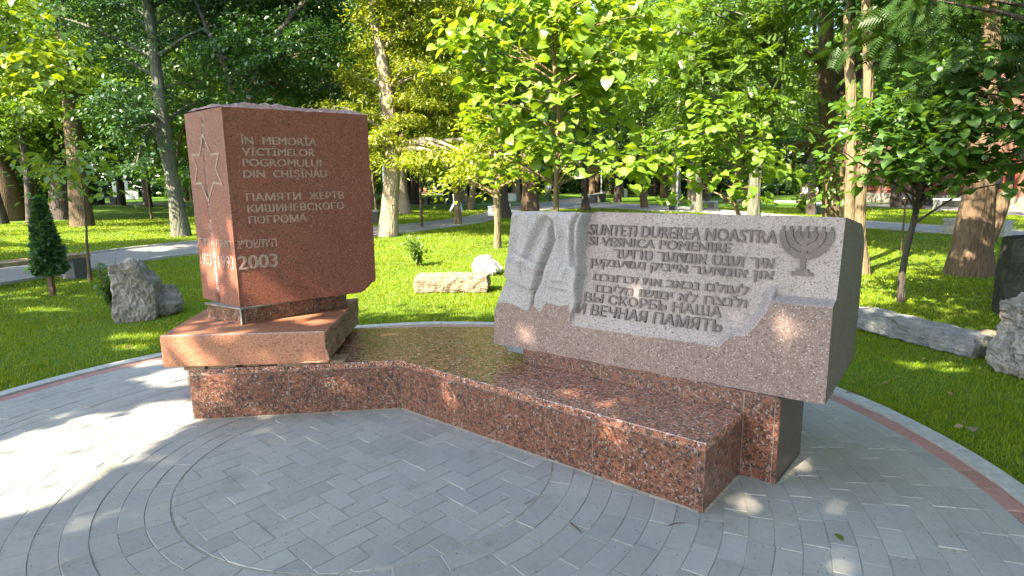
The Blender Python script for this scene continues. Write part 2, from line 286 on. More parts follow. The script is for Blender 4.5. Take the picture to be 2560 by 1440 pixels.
TRUNKS = {
 'T1': [[[-11.68,21.3,0.0],[-11.75,21.3,1.24],[-11.84,21.3,2.34],[-11.91,21.3,3.56],[-11.91,21.3,4.75],[-11.94,21.3,6.3],[-11.96,21.3,7.81],[-11.98,21.3,8.92]],[0.333,0.232,0.217,0.246,0.188,0.167,0.159,0.145]],
 'T2': [[[-19.55,27.53,-0.0],[-19.54,27.53,1.16],[-19.47,27.53,2.58],[-19.39,27.53,4.15],[-19.33,27.53,5.69],[-19.27,27.53,7.53],[-19.22,27.53,9.64]],[0.487,0.412,0.356,0.337,0.318,0.3,0.281]],
 'T3': [[[-25.17,34.0,0.0],[-25.01,34.0,1.7],[-24.88,34.0,3.23],[-24.68,34.0,4.95],[-24.38,34.0,7.05],[-24.03,34.0,9.51]],[0.694,0.555,0.509,0.486,0.462,0.416]],
 'T4': [[[-26.41,33.46,-0.0],[-26.36,33.46,1.51],[-26.49,33.46,3.23],[-26.66,33.46,4.93],[-26.83,33.46,6.59],[-27.1,33.46,8.22]],[0.296,0.239,0.216,0.205,0.193,0.182]],
 'T4b': [[[-23.86,30.0,0.0],[-23.72,30.0,1.73],[-23.63,30.0,3.07],[-23.7,30.0,4.4],[-23.74,30.0,5.89],[-23.7,30.0,7.36]],[0.245,0.184,0.173,0.163,0.143,0.133]],
 'T5': [[[-27.43,33.0,0.0],[-27.39,33.0,1.74],[-27.58,33.0,3.23],[-27.78,33.0,4.9],[-27.94,33.0,6.54]],[0.808,0.628,0.539,0.494,0.449]],
 'T6': [[[-25.36,30.0,0.0],[-25.48,30.0,1.36],[-25.6,30.0,2.52],[-25.8,30.0,4.24]],[0.347,0.265,0.245,0.224]],
 'T7': [[[-9.24,21.0,0.0],[-9.0,21.0,2.3],[-8.87,21.0,3.89],[-8.67,21.0,4.73],[-8.32,21.0,5.43],[-7.85,21.0,6.31],[-7.12,21.0,7.17],[-6.26,21.0,8.15]],[0.286,0.214,0.171,0.15,0.129,0.114,0.1,0.086]],
 'T8': [[[-4.14,20.17,0.0],[-4.06,20.17,0.64],[-3.97,20.17,1.43],[-3.84,20.17,2.34],[-3.86,20.17,3.49],[-3.96,20.17,4.86],[-4.1,20.17,6.09],[-4.25,20.17,7.05],[-4.35,20.17,8.1]],[0.37,0.302,0.274,0.261,0.247,0.213,0.178,0.151,0.137]],
 'T9': [[[-6.19,35.23,0.0],[-6.27,35.23,0.99],[-6.35,35.23,2.13],[-6.3,35.23,3.26],[-6.07,35.23,4.82],[-5.86,35.23,6.57]],[0.479,0.335,0.299,0.276,0.264,0.24]],
 'T10': [[[-2.2,25.29,0.0],[-2.23,25.29,0.83],[-2.3,25.29,1.82],[-2.39,25.29,2.55],[-2.51,25.29,3.44]],[0.155,0.129,0.12,0.112,0.103]],
 'T11': [[[-2.67,40.0,0.0],[-2.49,40.0,1.36],[-2.36,40.0,2.39],[-2.21,40.0,3.16],[-2.05,40.0,4.42]],[0.258,0.19,0.177,0.177,0.163]],
 'T12': [[[-0.38,16.03,0.0],[-0.36,16.03,0.5],[-0.36,16.03,1.03],[-0.36,16.03,1.45],[-0.3,16.03,1.97],[-0.26,16.03,2.48],[-0.26,16.03,3.29]],[0.114,0.093,0.093,0.093,0.076,0.065,0.049]],
 'T13': [[[-0.31,29.83,0.0],[-0.38,29.83,0.75],[-0.4,29.83,1.62],[-0.39,29.83,2.77],[-0.33,29.83,4.09]],[0.365,0.264,0.233,0.223,0.203]],
 'T14': [[[1.06,33.8,-0.0],[1.07,33.8,1.15],[1.04,33.8,2.24],[0.94,33.8,3.54],[0.9,33.8,5.03]],[0.529,0.437,0.402,0.379,0.345]],
 'T16': [[[4.49,36.0,0.0],[4.39,36.0,0.72],[4.36,36.0,1.66],[4.37,36.0,2.93]],[0.294,0.184,0.147,0.135]],
 'T17': [[[8.64,39.03,0.0],[8.51,39.03,0.97],[8.46,39.03,1.98],[8.4,39.03,3.48],[8.36,39.03,4.96]],[0.265,0.212,0.199,0.186,0.173]],
 'T18': [[[12.6,46.0,0.0],[12.5,46.0,1.41],[12.46,46.0,2.59],[12.47,46.0,4.06],[12.51,46.0,6.09]],[0.438,0.328,0.313,0.313,0.282]],
 'T18b': [[[14.88,50.0,0.0],[14.79,50.0,1.69],[14.69,50.0,3.3],[14.64,50.0,5.52]],[0.374,0.289,0.272,0.255]],
 'T19': [[[10.07,32.31,0.0],[10.04,32.31,0.85],[9.96,32.31,1.69],[9.86,32.31,3.14]],[0.22,0.176,0.165,0.143]],
 'T20': [[[6.07,15.0,0.0],[6.03,15.0,0.79],[6.01,15.0,1.38],[6.04,15.0,2.06],[6.2,15.0,2.68],[6.3,15.0,3.2],[6.39,15.0,3.8],[6.46,15.0,4.35],[6.53,15.0,5.02],[6.52,15.0,5.82]],[0.194,0.158,0.148,0.138,0.128,0.117,0.107,0.092,0.082,0.071]],
 'T22': [[[14.34,28.82,0.0],[14.27,28.82,1.06],[14.2,28.82,2.18],[14.08,28.82,3.65],[13.99,28.82,5.09]],[0.235,0.176,0.167,0.157,0.147]],
 'T23': [[[8.62,16.0,0.0],[8.53,16.0,0.71],[8.44,16.0,1.54],[8.35,16.0,2.37],[8.23,16.0,3.18],[8.12,16.0,4.17],[8.03,16.0,5.14],[7.99,16.0,6.08],[7.99,16.0,6.64]],[0.294,0.228,0.228,0.228,0.228,0.207,0.174,0.152,0.141]],
 'T23b': [[[8.4,15.2,0.0],[8.36,15.2,0.75],[8.33,15.2,1.35],[8.26,15.2,1.94],[8.1,15.2,2.62]],[0.103,0.078,0.072,0.067,0.052]],
 'T24': [[[6.63,11.6,0.0],[6.53,11.6,0.82],[6.48,11.6,1.43],[6.46,11.6,2.03],[6.42,11.6,2.69],[6.34,11.6,3.34],[6.24,11.6,4.05],[6.18,11.6,4.67],[6.13,11.6,5.21]],[0.118,0.095,0.091,0.095,0.095,0.091,0.087,0.083,0.079]],
 'T25': [[[6.39,10.75,0.0],[6.27,10.75,0.6],[6.22,10.75,1.1],[6.21,10.75,1.52],[6.24,10.75,2.0],[6.2,10.75,2.62],[6.16,10.75,3.35],[6.08,10.75,4.0],[6.01,10.75,4.64],[5.99,10.75,4.95]],[0.124,0.095,0.091,0.088,0.088,0.08,0.08,0.077,0.073,0.073]],
 'T27': [[[5.46,8.26,0.0],[5.44,8.26,0.34],[5.47,8.26,0.73],[5.52,8.26,1.06],[5.55,8.26,1.31],[5.59,8.26,1.6],[5.66,8.26,1.97],[5.72,8.26,2.39],[5.71,8.26,2.7]],[0.053,0.042,0.039,0.037,0.037,0.034,0.028,0.022,0.017]],
 'T28': [[[8.11,10.55,0.0],[8.1,10.55,0.45],[8.1,10.55,0.8],[8.11,10.55,1.15],[8.12,10.55,1.5],[8.11,10.55,1.97],[8.09,10.55,2.64],[8.07,10.55,3.29],[8.01,10.55,4.06],[7.94,10.55,4.8]],[0.402,0.316,0.287,0.258,0.222,0.186,0.165,0.151,0.136,0.122]],
 'T29': [[[9.69,12.1,0.0],[9.66,12.1,0.51],[9.64,12.1,0.99],[9.63,12.1,1.54]],[0.074,0.062,0.058,0.053]],
 'T30': [[[22.43,35.2,-0.0],[22.35,35.2,0.85],[22.24,35.2,1.77],[22.08,35.2,3.12]],[0.311,0.251,0.239,0.215]],
 'T31': [[[22.44,33.0,0.0],[22.35,33.0,0.67],[22.22,33.0,1.53]],[0.191,0.146,0.135]],
 'TA': [[[0.61,8.5,0.0],[0.62,8.5,0.66],[0.63,8.5,1.28],[0.64,8.5,1.72],[0.65,8.5,2.1],[0.67,8.5,2.53],[0.64,8.5,2.95],[0.6,8.5,3.37],[0.57,8.5,3.77]],[0.055,0.043,0.04,0.038,0.035,0.032,0.029,0.023,0.017]],
 'TB': [[[3.25,8.2,0.0],[3.2,8.2,0.66],[3.12,8.2,1.15],[3.05,8.2,1.32],[3.02,8.2,1.48],[3.02,8.2,1.74],[3.07,8.2,2.01],[3.07,8.2,2.32]],[0.033,0.031,0.028,0.028,0.025,0.022,0.02,0.011]],
 'Y1': [[[-19.65,33.0,0.0],[-19.67,33.0,1.43],[-19.69,33.0,2.07],[-19.7,33.0,2.71],[-19.64,33.0,3.55]],[0.067,0.056,0.05,0.045,0.034]],
 'Y2': [[[-3.56,24.0,0.0],[-3.57,24.0,1.37],[-3.56,24.0,1.91],[-3.55,24.0,2.29]],[0.057,0.045,0.041,0.033]],
 'Y3': [[[-6.67,30.0,0.0],[-6.73,30.0,1.31],[-6.78,30.0,1.89],[-6.76,30.0,2.86]],[0.071,0.056,0.051,0.041]],
 'Y4': [[[9.15,14.0,0.0],[9.13,14.0,1.09],[9.12,14.0,1.36],[9.06,14.0,1.59]],[0.024,0.019,0.019,0.014]],
 'Y5': [[[-7.89,11.1,0.0],[-7.88,11.1,0.3],[-7.86,11.1,0.67],[-7.83,11.1,0.97],[-7.81,11.1,1.34],[-7.79,11.1,1.7]],[0.042,0.026,0.023,0.019,0.017,0.015]],
 'Y6': [[[7.63,14.5,0.0],[7.57,14.5,0.8],[7.55,14.5,1.18],[7.53,14.5,1.56]],[0.03,0.025,0.022,0.02]],
}
LOBES = {
 'T8': [[-3.43,20.0,3.34,1.73,1.53,1.33],[-3.62,21.0,5.88,1.82,1.89,1.96],[-2.02,20.5,4.51,1.78,1.91,2.05],[-2.67,19.0,2.41,1.9,1.27,0.63],[-5.0,20.0,4.17,0.67,0.87,1.07],[-1.0,18.0,2.47,0.96,0.84,0.72],[-2.39,20.0,7.1,2.13,1.67,1.2],[-4.47,20.0,3.23,0.6,0.7,0.8]],
 'T1': [[-12.48,20.0,4.45,0.8,1.2,1.47],[-12.25,23.0,6.52,1.84,1.99,2.15],[-13.45,21.0,7.01,2.1,1.61,1.12],[-12.26,20.0,3.08,0.73,1.0,0.73],[-10.37,22.0,7.21,1.61,1.54,1.47]],
 'T5': [[-9.91,13.0,4.77,0.78,0.87,0.95],[-9.72,12.5,3.45,0.5,0.8,0.5],[-9.27,12.0,2.25,0.88,0.8,0.28],[-9.28,13.0,4.06,0.61,1.0,0.52]],
 'T7': [[-7.22,19.5,5.28,1.04,0.97,0.91],[-8.4,19.5,5.88,0.91,1.04,1.17],[-7.9,19.5,4.57,0.78,0.58,0.39],[-6.19,20.0,6.31,1.07,1.13,1.2],[-9.03,23.0,6.76,2.3,2.15,1.99],[-7.23,24.0,5.79,1.12,1.2,1.28],[-9.99,22.0,5.49,1.17,1.17,1.17],[-7.38,23.0,7.42,1.69,1.53,1.38],[-8.82,24.0,5.08,1.76,1.28,0.8]],
 'T12': [[-0.37,16.5,3.03,1.1,1.04,0.99],[-1.01,16.0,1.98,0.75,0.59,0.43],[0.15,16.0,2.06,0.64,0.53,0.43]],
 'T20': [[4.55,15.0,4.51,1.8,1.55,1.3],[5.97,14.5,3.42,0.82,0.89,0.97],[5.17,15.0,5.4,1.9,1.35,0.8],[5.9,14.0,4.8,0.7,0.77,0.84],[4.03,15.0,2.85,0.8,0.7,0.6],[5.22,16.0,3.21,1.28,0.96,0.64]],
 'T23': [[10.39,17.5,5.85,1.05,1.17,1.28],[8.69,18.0,3.03,0.72,0.78,0.84],[11.0,18.0,4.45,1.08,1.08,1.08],[8.49,19.0,2.27,0.76,0.76,0.76]],
 'TA': [[0.69,8.5,3.62,0.79,0.8,0.54],[-0.02,8.4,2.89,0.73,0.7,0.56],[0.91,8.5,2.79,0.96,0.8,0.68],[1.2,8.2,2.0,0.82,0.6,0.33],[0.35,8.3,2.04,0.5,0.6,0.33],[1.57,8.6,3.37,0.52,0.7,0.69],[-0.52,8.9,3.46,0.53,0.6,0.65],[0.22,8.8,4.06,0.94,0.8,0.35],[1.41,8.7,4.02,0.64,0.8,0.35]],
 'TB': [[2.78,8.2,2.48,0.66,0.5,0.27],[2.87,8.1,2.11,0.7,0.6,0.38],[3.2,8.0,1.61,0.32,0.4,0.21],[2.41,8.2,1.8,0.44,0.4,0.27],[3.38,8.3,2.01,0.28,0.4,0.33]],
 'T27': [[4.79,7.6,2.39,0.91,0.9,0.41],[5.1,7.2,1.94,0.91,0.8,0.26],[4.63,8.0,2.43,0.29,0.5,0.43],[5.72,7.4,2.36,0.59,0.8,0.49],[4.56,8.0,2.03,0.32,0.5,0.21],[4.99,7.9,1.77,0.42,0.5,0.18],[5.77,8.0,2.86,0.8,0.8,0.37],[5.78,7.6,1.9,0.56,0.6,0.3],[5.94,7.2,1.79,0.29,0.5,0.29],[5.31,7.9,1.71,0.47,0.5,0.16]],
 'YEW': [[5.66,8.5,3.71,1.13,1.0,0.51],[5.84,7.5,3.1,0.6,1.0,0.55],[5.83,7.8,2.74,0.62,0.8,0.31],[5.82,7.0,2.32,0.37,0.8,0.56]],
}
SUN_GAPS = [
 [[-3.69,3.59],[-3.42,3.95],[-3.2,4.16],[-3.01,4.37],[-2.8,4.53],[-2.54,4.58],[-2.34,4.17],[-2.41,3.95],[-2.5,3.64],[-2.47,3.37],[-2.48,3.18],[-2.61,3.02],[-2.92,2.77]],
 [[-3.41,5.15],[-3.31,5.4],[-3.04,5.43],[-2.82,5.02],[-3.11,4.95]],
 [[-2.16,3.55],[-2.18,3.5],[-2.28,3.49],[-2.4,3.51],[-2.47,3.56],[-2.46,3.6],[-2.36,3.62],[-2.23,3.6]],
 [[-1.52,3.88],[-1.56,3.84],[-1.69,3.83],[-1.84,3.85],[-1.91,3.89],[-1.87,3.93],[-1.74,3.95],[-1.59,3.92]],
 [[-1.03,3.77],[-1.07,3.72],[-1.2,3.71],[-1.34,3.73],[-1.41,3.78],[-1.37,3.82],[-1.24,3.84],[-1.1,3.81]],
 [[-2.07,2.86],[-2.08,2.83],[-2.16,2.81],[-2.26,2.83],[-2.32,2.87],[-2.31,2.91],[-2.23,2.92],[-2.13,2.9]],
 [[-2.11,2.53],[-2.1,2.48],[-2.14,2.46],[-2.21,2.48],[-2.28,2.53],[-2.29,2.58],[-2.24,2.6],[-2.17,2.58]],
 [[-1.93,2.98],[-1.95,2.95],[-2.03,2.94],[-2.13,2.95],[-2.19,2.98],[-2.17,3.01],[-2.09,3.02],[-1.98,3.01]],
 [[-3.1,4.27],[-3.11,4.22],[-3.2,4.2],[-3.33,4.22],[-3.41,4.28],[-3.4,4.33],[-3.3,4.34],[-3.18,4.32]],
 [[1.49,3.19],[1.44,3.15],[1.38,3.13],[1.33,3.15],[1.33,3.2],[1.37,3.24],[1.43,3.26],[1.48,3.24]],
 [[1.76,3.36],[1.72,3.3],[1.66,3.28],[1.62,3.31],[1.62,3.36],[1.67,3.41],[1.73,3.44],[1.77,3.41]],
 [[2.28,3.8],[2.23,3.74],[2.18,3.71],[2.16,3.74],[2.18,3.81],[2.23,3.88],[2.28,3.9],[2.3,3.87]],
 [[1.71,2.88],[1.68,2.84],[1.64,2.83],[1.61,2.84],[1.62,2.88],[1.65,2.92],[1.69,2.93],[1.72,2.92]],
 [[1.32,2.93],[1.28,2.89],[1.23,2.88],[1.18,2.9],[1.17,2.93],[1.21,2.96],[1.27,2.98],[1.31,2.96]],
 [[2.82,3.51],[2.75,3.45],[2.67,3.42],[2.64,3.45],[2.66,3.52],[2.74,3.59],[2.82,3.62],[2.85,3.59]],
 [[1.47,2.45],[1.41,2.39],[1.35,2.37],[1.31,2.4],[1.32,2.46],[1.37,2.52],[1.44,2.54],[1.48,2.52]],
 [[1.2,2.96],[1.18,2.93],[1.15,2.92],[1.12,2.93],[1.12,2.96],[1.14,2.99],[1.18,3.0],[1.2,2.99]],
 [[-2.12,4.42],[-1.85,4.41],[-1.68,4.36],[-1.92,4.26],[-2.36,4.21]],
 [[-1.97,4.64],[-1.64,4.67],[-1.58,4.64],[-1.84,4.48],[-2.18,4.46]],
 [[-1.27,4.61],[-1.38,4.55],[-1.5,4.53],[-1.57,4.55],[-1.55,4.6],[-1.44,4.66],[-1.32,4.69],[-1.25,4.67]],
 [[-1.98,4.7],[-1.98,5.33],[-1.82,5.15],[-1.44,4.84],[-1.68,4.73]],
 [[-0.95,5.1],[-0.96,4.96],[-1.05,4.91],[-1.18,4.98],[-1.27,5.11],[-1.28,5.26],[-1.18,5.31],[-1.04,5.24]],
 [[-0.8,5.46],[-0.94,5.4],[-1.05,5.41],[-1.07,5.5],[-0.97,5.6],[-0.83,5.66],[-0.72,5.64],[-0.7,5.56]],
 [[-1.33,5.62],[-1.49,5.55],[-1.64,5.58],[-1.67,5.68],[-1.56,5.79],[-1.39,5.85],[-1.26,5.82],[-1.23,5.72]],
 [[-1.2,5.24],[-1.35,5.23],[-1.55,5.31],[-1.69,5.45],[-1.67,5.56],[-1.51,5.57],[-1.31,5.47],[-1.18,5.34]],
 [[-1.24,5.07],[-1.32,5.06],[-1.41,5.1],[-1.48,5.16],[-1.47,5.21],[-1.39,5.22],[-1.29,5.18],[-1.23,5.12]],
 [[1.31,4.16],[1.23,4.12],[1.13,4.14],[1.08,4.2],[1.1,4.26],[1.18,4.3],[1.28,4.28],[1.33,4.22]],
 [[0.73,4.59],[0.66,4.57],[0.58,4.6],[0.53,4.64],[0.53,4.69],[0.6,4.71],[0.68,4.69],[0.73,4.64]],
 [[1.61,3.95],[1.56,3.94],[1.49,3.97],[1.43,4.01],[1.42,4.04],[1.47,4.05],[1.54,4.02],[1.6,3.98]],
 [[1.87,4.86],[1.81,4.82],[1.76,4.82],[1.74,4.87],[1.77,4.93],[1.83,4.97],[1.88,4.97],[1.9,4.93]],
 [[1.88,4.5],[1.83,4.5],[1.75,4.53],[1.68,4.58],[1.67,4.63],[1.72,4.63],[1.8,4.6],[1.87,4.54]],
 [[1.59,4.45],[1.54,4.42],[1.46,4.44],[1.41,4.49],[1.42,4.55],[1.48,4.57],[1.55,4.55],[1.6,4.5]],
 [[1.97,5.05],[1.91,5.07],[1.81,5.13],[1.71,5.21],[1.67,5.26],[1.73,5.24],[1.84,5.17],[1.94,5.1]],
 [[2.52,4.65],[2.48,4.66],[2.39,4.71],[2.31,4.78],[2.28,4.81],[2.33,4.8],[2.42,4.75],[2.5,4.69]],
 [[2.08,4.05],[2.04,4.03],[2.01,4.04],[1.99,4.06],[2.0,4.1],[2.03,4.12],[2.07,4.11],[2.09,4.08]],
 [[0.74,3.24],[0.66,3.19],[0.58,3.19],[0.56,3.23],[0.6,3.3],[0.68,3.35],[0.76,3.36],[0.78,3.31]],
 [[-0.15,4.15],[-0.23,4.12],[-0.33,4.13],[-0.38,4.19],[-0.35,4.25],[-0.27,4.28],[-0.18,4.26],[-0.13,4.21]],
 [[0.84,3.44],[0.8,3.42],[0.75,3.43],[0.73,3.45],[0.74,3.49],[0.78,3.51],[0.83,3.5],[0.85,3.47]],
 [[-0.7,4.59],[-0.75,4.55],[-0.81,4.53],[-0.83,4.54],[-0.81,4.58],[-0.75,4.61],[-0.7,4.63],[-0.67,4.62]],
 [[-1.02,4.51],[-1.08,4.47],[-1.15,4.45],[-1.2,4.46],[-1.18,4.49],[-1.12,4.53],[-1.05,4.55],[-1.0,4.54]],
 [[0.83,3.89],[0.78,3.82],[0.69,3.79],[0.61,3.82],[0.58,3.89],[0.62,3.97],[0.71,3.99],[0.8,3.96]],
 [[1.27,3.76],[1.22,3.72],[1.11,3.7],[1.01,3.73],[0.98,3.77],[1.03,3.82],[1.14,3.84],[1.24,3.81]],
 [[0.92,3.71],[0.89,3.67],[0.82,3.66],[0.75,3.68],[0.73,3.72],[0.76,3.75],[0.83,3.77],[0.9,3.75]],
 [[1.68,3.39],[1.62,3.34],[1.57,3.33],[1.56,3.37],[1.6,3.43],[1.66,3.47],[1.71,3.48],[1.72,3.45]],
 [[5.38,6.26],[5.22,6.1],[5.11,6.04],[5.11,6.11],[5.21,6.27],[5.37,6.43],[5.49,6.5],[5.49,6.43]],
 [[9.07,12.97],[8.54,12.44],[8.01,12.27],[7.76,12.52],[7.92,13.1],[8.46,13.68],[9.05,13.9],[9.3,13.59]],
 [[4.14,5.24],[4.05,5.18],[3.93,5.16],[3.85,5.19],[3.86,5.25],[3.94,5.32],[4.07,5.34],[4.15,5.31]],
 [[3.77,5.32],[3.7,5.26],[3.59,5.24],[3.52,5.27],[3.52,5.33],[3.6,5.39],[3.7,5.41],[3.78,5.38]],
 [[6.64,10.35],[6.47,10.17],[6.29,10.11],[6.2,10.2],[6.24,10.38],[6.41,10.56],[6.61,10.63],[6.7,10.54]],
 [[4.86,5.81],[4.78,5.73],[4.72,5.7],[4.71,5.73],[4.75,5.81],[4.83,5.9],[4.9,5.93],[4.91,5.89]],
 [[8.55,14.65],[11.17,16.36],[9.23,12.95],[7.54,11.53],[6.37,10.85]],
 [[4.7,8.03],[4.72,7.28],[4.59,7.07],[4.33,7.42]],
 [[-4.15,6.79],[-4.16,6.68],[-4.33,6.64],[-4.57,6.7],[-4.73,6.82],[-4.72,6.94],[-4.55,6.98],[-4.31,6.92]],
 [[-3.44,5.7],[-3.45,5.61],[-3.6,5.58],[-3.79,5.62],[-3.92,5.72],[-3.92,5.82],[-3.77,5.85],[-3.57,5.8]],
 [[-6.39,8.47],[-6.44,8.37],[-6.7,8.35],[-7.03,8.41],[-7.24,8.52],[-7.2,8.62],[-6.93,8.64],[-6.59,8.58]],
 [[-4.0,6.32],[-4.01,6.24],[-4.11,6.21],[-4.26,6.25],[-4.36,6.33],[-4.36,6.41],[-4.26,6.44],[-4.11,6.4]],
 [[-15.46,20.03],[-15.07,19.21],[-15.41,18.96],[-16.29,19.38],[-17.27,20.28],[-17.79,21.2],[-17.45,21.51],[-16.44,21.0]],
 [[-14.03,17.39],[-13.86,16.99],[-14.08,16.87],[-14.57,17.08],[-15.07,17.51],[-15.28,17.93],[-15.06,18.07],[-14.53,17.84]],
 [[-9.55,16.64],[-9.46,16.21],[-9.77,16.07],[-10.29,16.3],[-10.75,16.78],[-10.87,17.24],[-10.56,17.4],[-10.0,17.13]],
 [[-13.4,19.75],[-13.22,19.24],[-13.47,19.09],[-14.02,19.35],[-14.57,19.91],[-14.8,20.45],[-14.54,20.63],[-13.95,20.33]],
 [[-17.42,32.97],[-16.26,30.29],[-16.34,29.41],[-17.54,30.56],[-19.43,33.41],[-21.03,36.7],[-21.1,38.08],[-19.45,36.31]],
]
GAP_OPEN = [0.995,0.995,0.74,0.74,0.74,0.74,0.74,0.74,0.74,0.74,0.74,0.74,0.74,0.74,0.74,0.74,0.74,0.92,0.92,0.92,0.92,0.92,0.86,0.86,0.86,0.86,0.7,0.7,0.7,0.66,0.66,0.66,0.66,0.66,0.66,0.84,0.84,0.84,0.92,0.92,0.82,0.82,0.82,0.85,0.95,0.95,0.95,0.95,0.95,0.95,0.95,0.95,0.95,0.95,0.95,0.95,0.95,0.95,0.95,0.95,0.95]
def _grow(p, m=.10):
    p = np.array(p); c = p.mean(0); d = p-c; L = np.linalg.norm(d, axis=1)[:, None]; return c+d*(1+m/np.maximum(L, .03))
GAPS = [_grow(p) for p in SUN_GAPS]
def in_poly(Q, poly):
    x, y = Q[:, 0], Q[:, 1]; ins = np.zeros(len(Q), bool); n = len(poly); j = n-1
    for i in range(n):
        xi, yi = poly[i]; xj, yj = poly[j]
        cnd = ((yi > y) != (yj > y)) & (x < (xj-xi)*(y-yi)/(yj-yi+1e-12)+xi); ins ^= cnd; j = i
    return ins
def sunlit(Q):
    r = np.zeros(len(Q), bool)
    for p, wt in zip(GAPS, GAP_OPEN):
        k = in_poly(Q, p); r |= k & (rng.uniform(0, 1, len(Q)) < wt)
    return r
def shadow_xy(Pt): return Pt[:, :2]+Pt[:, 2:3]*COT*AZ

# ------------------------------------------------------------------ leaves
DIAMOND = (np.array([(0, 0, 0), (.30, .42, .10), (0, 1, -.05), (-.30, .42, .10)], float), np.array([(0, 1, 2), (0, 2, 3)]))
NARROW = (np.array([(0, 0, 0), (.17, .45, .05), (0, 1, -.08), (-.17, .45, .05)], float), np.array([(0, 1, 2), (0, 2, 3)]))
OVAL = (np.array([(0, 0, 0), (.28, .25, .07), (.30, .6, .05), (0, 1, -.1), (-.30, .6, .05), (-.28, .25, .07), (0, .45, 0)], float),
        np.array([(0, 1, 6), (1, 2, 6), (2, 3, 6), (3, 4, 6), (4, 5, 6), (5, 0, 6)]))
def _heart():
    rib = [(0, 0, 0), (0, .25, .03), (0, .52, .02), (0, .80, -.07), (0, 1.02, -.17)]
    rg = [(.27, -.13, .01), (.46, .10, .11), (.47, .40, .12), (.33, .70, .03), (.14, .90, -.09)]
    V = rib+rg+[(-x, y, z) for x, y, z in rg]; T = []
    for o, k in ((5, 1), (10, -1)):
        for q in ((0, o, o+1), (0, o+1, 1), (1, o+1, o+2), (1, o+2, 2), (2, o+2, o+3), (2, o+3, 3), (3, o+3, o+4), (3, o+4, 4)): T.append(q[::k])
    return np.array(V, float), np.array(T)
HEART = _heart()
def _pinnate(k=6):
    V, F = [], []
    for i in range(k):
        for s in (-1, 1):
            y0 = .12+i*.15; ang = s*1.05; L = .34*(1-.06*abs(i-2.5)); n = len(V)
            d = np.array([math.sin(ang), math.cos(ang)*.6, -.12]); d /= np.linalg.norm(d); sd = np.array([-d[1], d[0], 0])*.085
            o = np.array([0, y0, -.05*y0*y0])
            V += [o, o+d*L*.5+sd, o+d*L, o+d*L*.5-sd]; F += [(n, n+1, n+2), (n, n+2, n+3)]
    return np.array(V, float), np.array(F)
PINNATE = _pinnate()
def _spray(k=9):
    V, F = [], []
    for i in range(k):
        for s in (-1, 1):
            y0 = .05+i*.1; L = .36*(1-.5*abs(i/k-.3)); n = len(V)
            d = np.array([s*.8, .6, -.1]); d /= np.linalg.norm(d); sd = np.array([-d[1], d[0], 0])*.035
            o = np.array([0, y0, -.12*y0*y0]); V += [o-sd, o+sd, o+d*L]; F += [(n, n+1, n+2)]
    n = len(V); V += [(-.03, 0, 0), (.03, 0, 0), (0, 1.05, -.14)]; F += [(n, n+1, n+2)]
    return np.array(V, float), np.array(F)
SPRAY = _spray()
def leaf_mesh(P, az, pitch, roll, size, tpl):
    """leaves at P pointing along azimuth az, tipped down by pitch, rolled about their own rib"""
    TV, TF = tpl; n = len(P); k = len(TV)
    ca, sa, cp, sp, cr, sr = np.cos(az), np.sin(az), np.cos(pitch), np.sin(pitch), np.cos(roll), np.sin(roll)
    Yd = np.stack([sa*cp, ca*cp, -sp], 1); X0 = np.stack([ca, -sa, 0*ca], 1); Z0 = np.cross(X0, Yd)
    Xd = X0*cr[:, None]+Z0*sr[:, None]; Zd = np.cross(Xd, Yd)
    V = P[:, None, :]+size[:, None, None]*(TV[None, :, 0:1]*Xd[:, None]+TV[None, :, 1:2]*Yd[:, None]+TV[None, :, 2:3]*Zd[:, None])
    F = TF[None]+(np.arange(n)*k)[:, None, None]
    return V.reshape(-1, 3), F.reshape(-1, 3)
def lobe_points(lobes, leaf_area, lai, cl, r, flat_=.28, shell=.45):
    """cluster-wise leaf positions through a set of ellipsoids; returns points, outward azimuths and cluster centres"""
    PP, AA, CC = [], [], []
    for cx_, cy_, cz_, rx, ry, rz in lobes:
        area = math.pi*rx*rz; n = max(6, int(lai*area/leaf_area)); ncl = max(5, int(1.5*(rx*ry*rz)**(2/3)*4/(cl*cl*4)))
        d = r.normal(size=(ncl, 3)); d /= np.linalg.norm(d, axis=1)[:, None]
        rr = r.uniform(0, 1, ncl)**shell; c = d*rr[:, None]*np.array([rx, ry, rz])
        wgt = r.uniform(.25, 1.6, ncl); wgt /= wgt.sum(); idx = r.choice(ncl, n, p=wgt)
        off = np.clip(r.normal(size=(n, 3)), -1.9, 1.9)*np.array([cl, cl, cl*flat_])*r.uniform(.6, 1.2, (ncl, 1))[idx]
        tilt = r.normal(size=(ncl, 2))*.30-c[:, :2]/np.array([rx, ry])*.25
        off[:, 2] += (off[:, :2]*tilt[idx]).sum(1)
        p = c[idx]+off
        PP.append(p+np.array([cx_, cy_, cz_])); AA.append(np.arctan2(off[:, 0]+c[idx, 0]*.15, off[:, 1]+c[idx, 1]*.15)); CC.append(c+np.array([cx_, cy_, cz_]))
    return np.concatenate(PP), np.concatenate(AA), CC
LEAFSPEC = dict(  # template, size, leaf area (fraction of size^2), cluster radius, pitch mean, pitch spread, roll spread
    maple=(DIAMOND, .145, .30, .42, .35, .45, .45), fine=(NARROW, .15, .17, .34, .30, .5, .6), heart=(HEART, .140, .62, .26, .34, .40, .42),
    heart_small=(HEART, .115, .62, .20, .32, .4, .42), heart_flat=(HEART, .125, .62, .22, .28, .34, .36), pinnate=(PINNATE, .27, .30, .36, .35, .45, .5), mid=(DIAMOND, .22, .30, .5, .35, .5, .5), big=(OVAL, .20, .42, .4, .4, .4, .5),
    needle=(SPRAY, .34, .20, .36, .5, .4, .5), coarse=(DIAMOND, .30, .30, .7, .35, .5, .55))
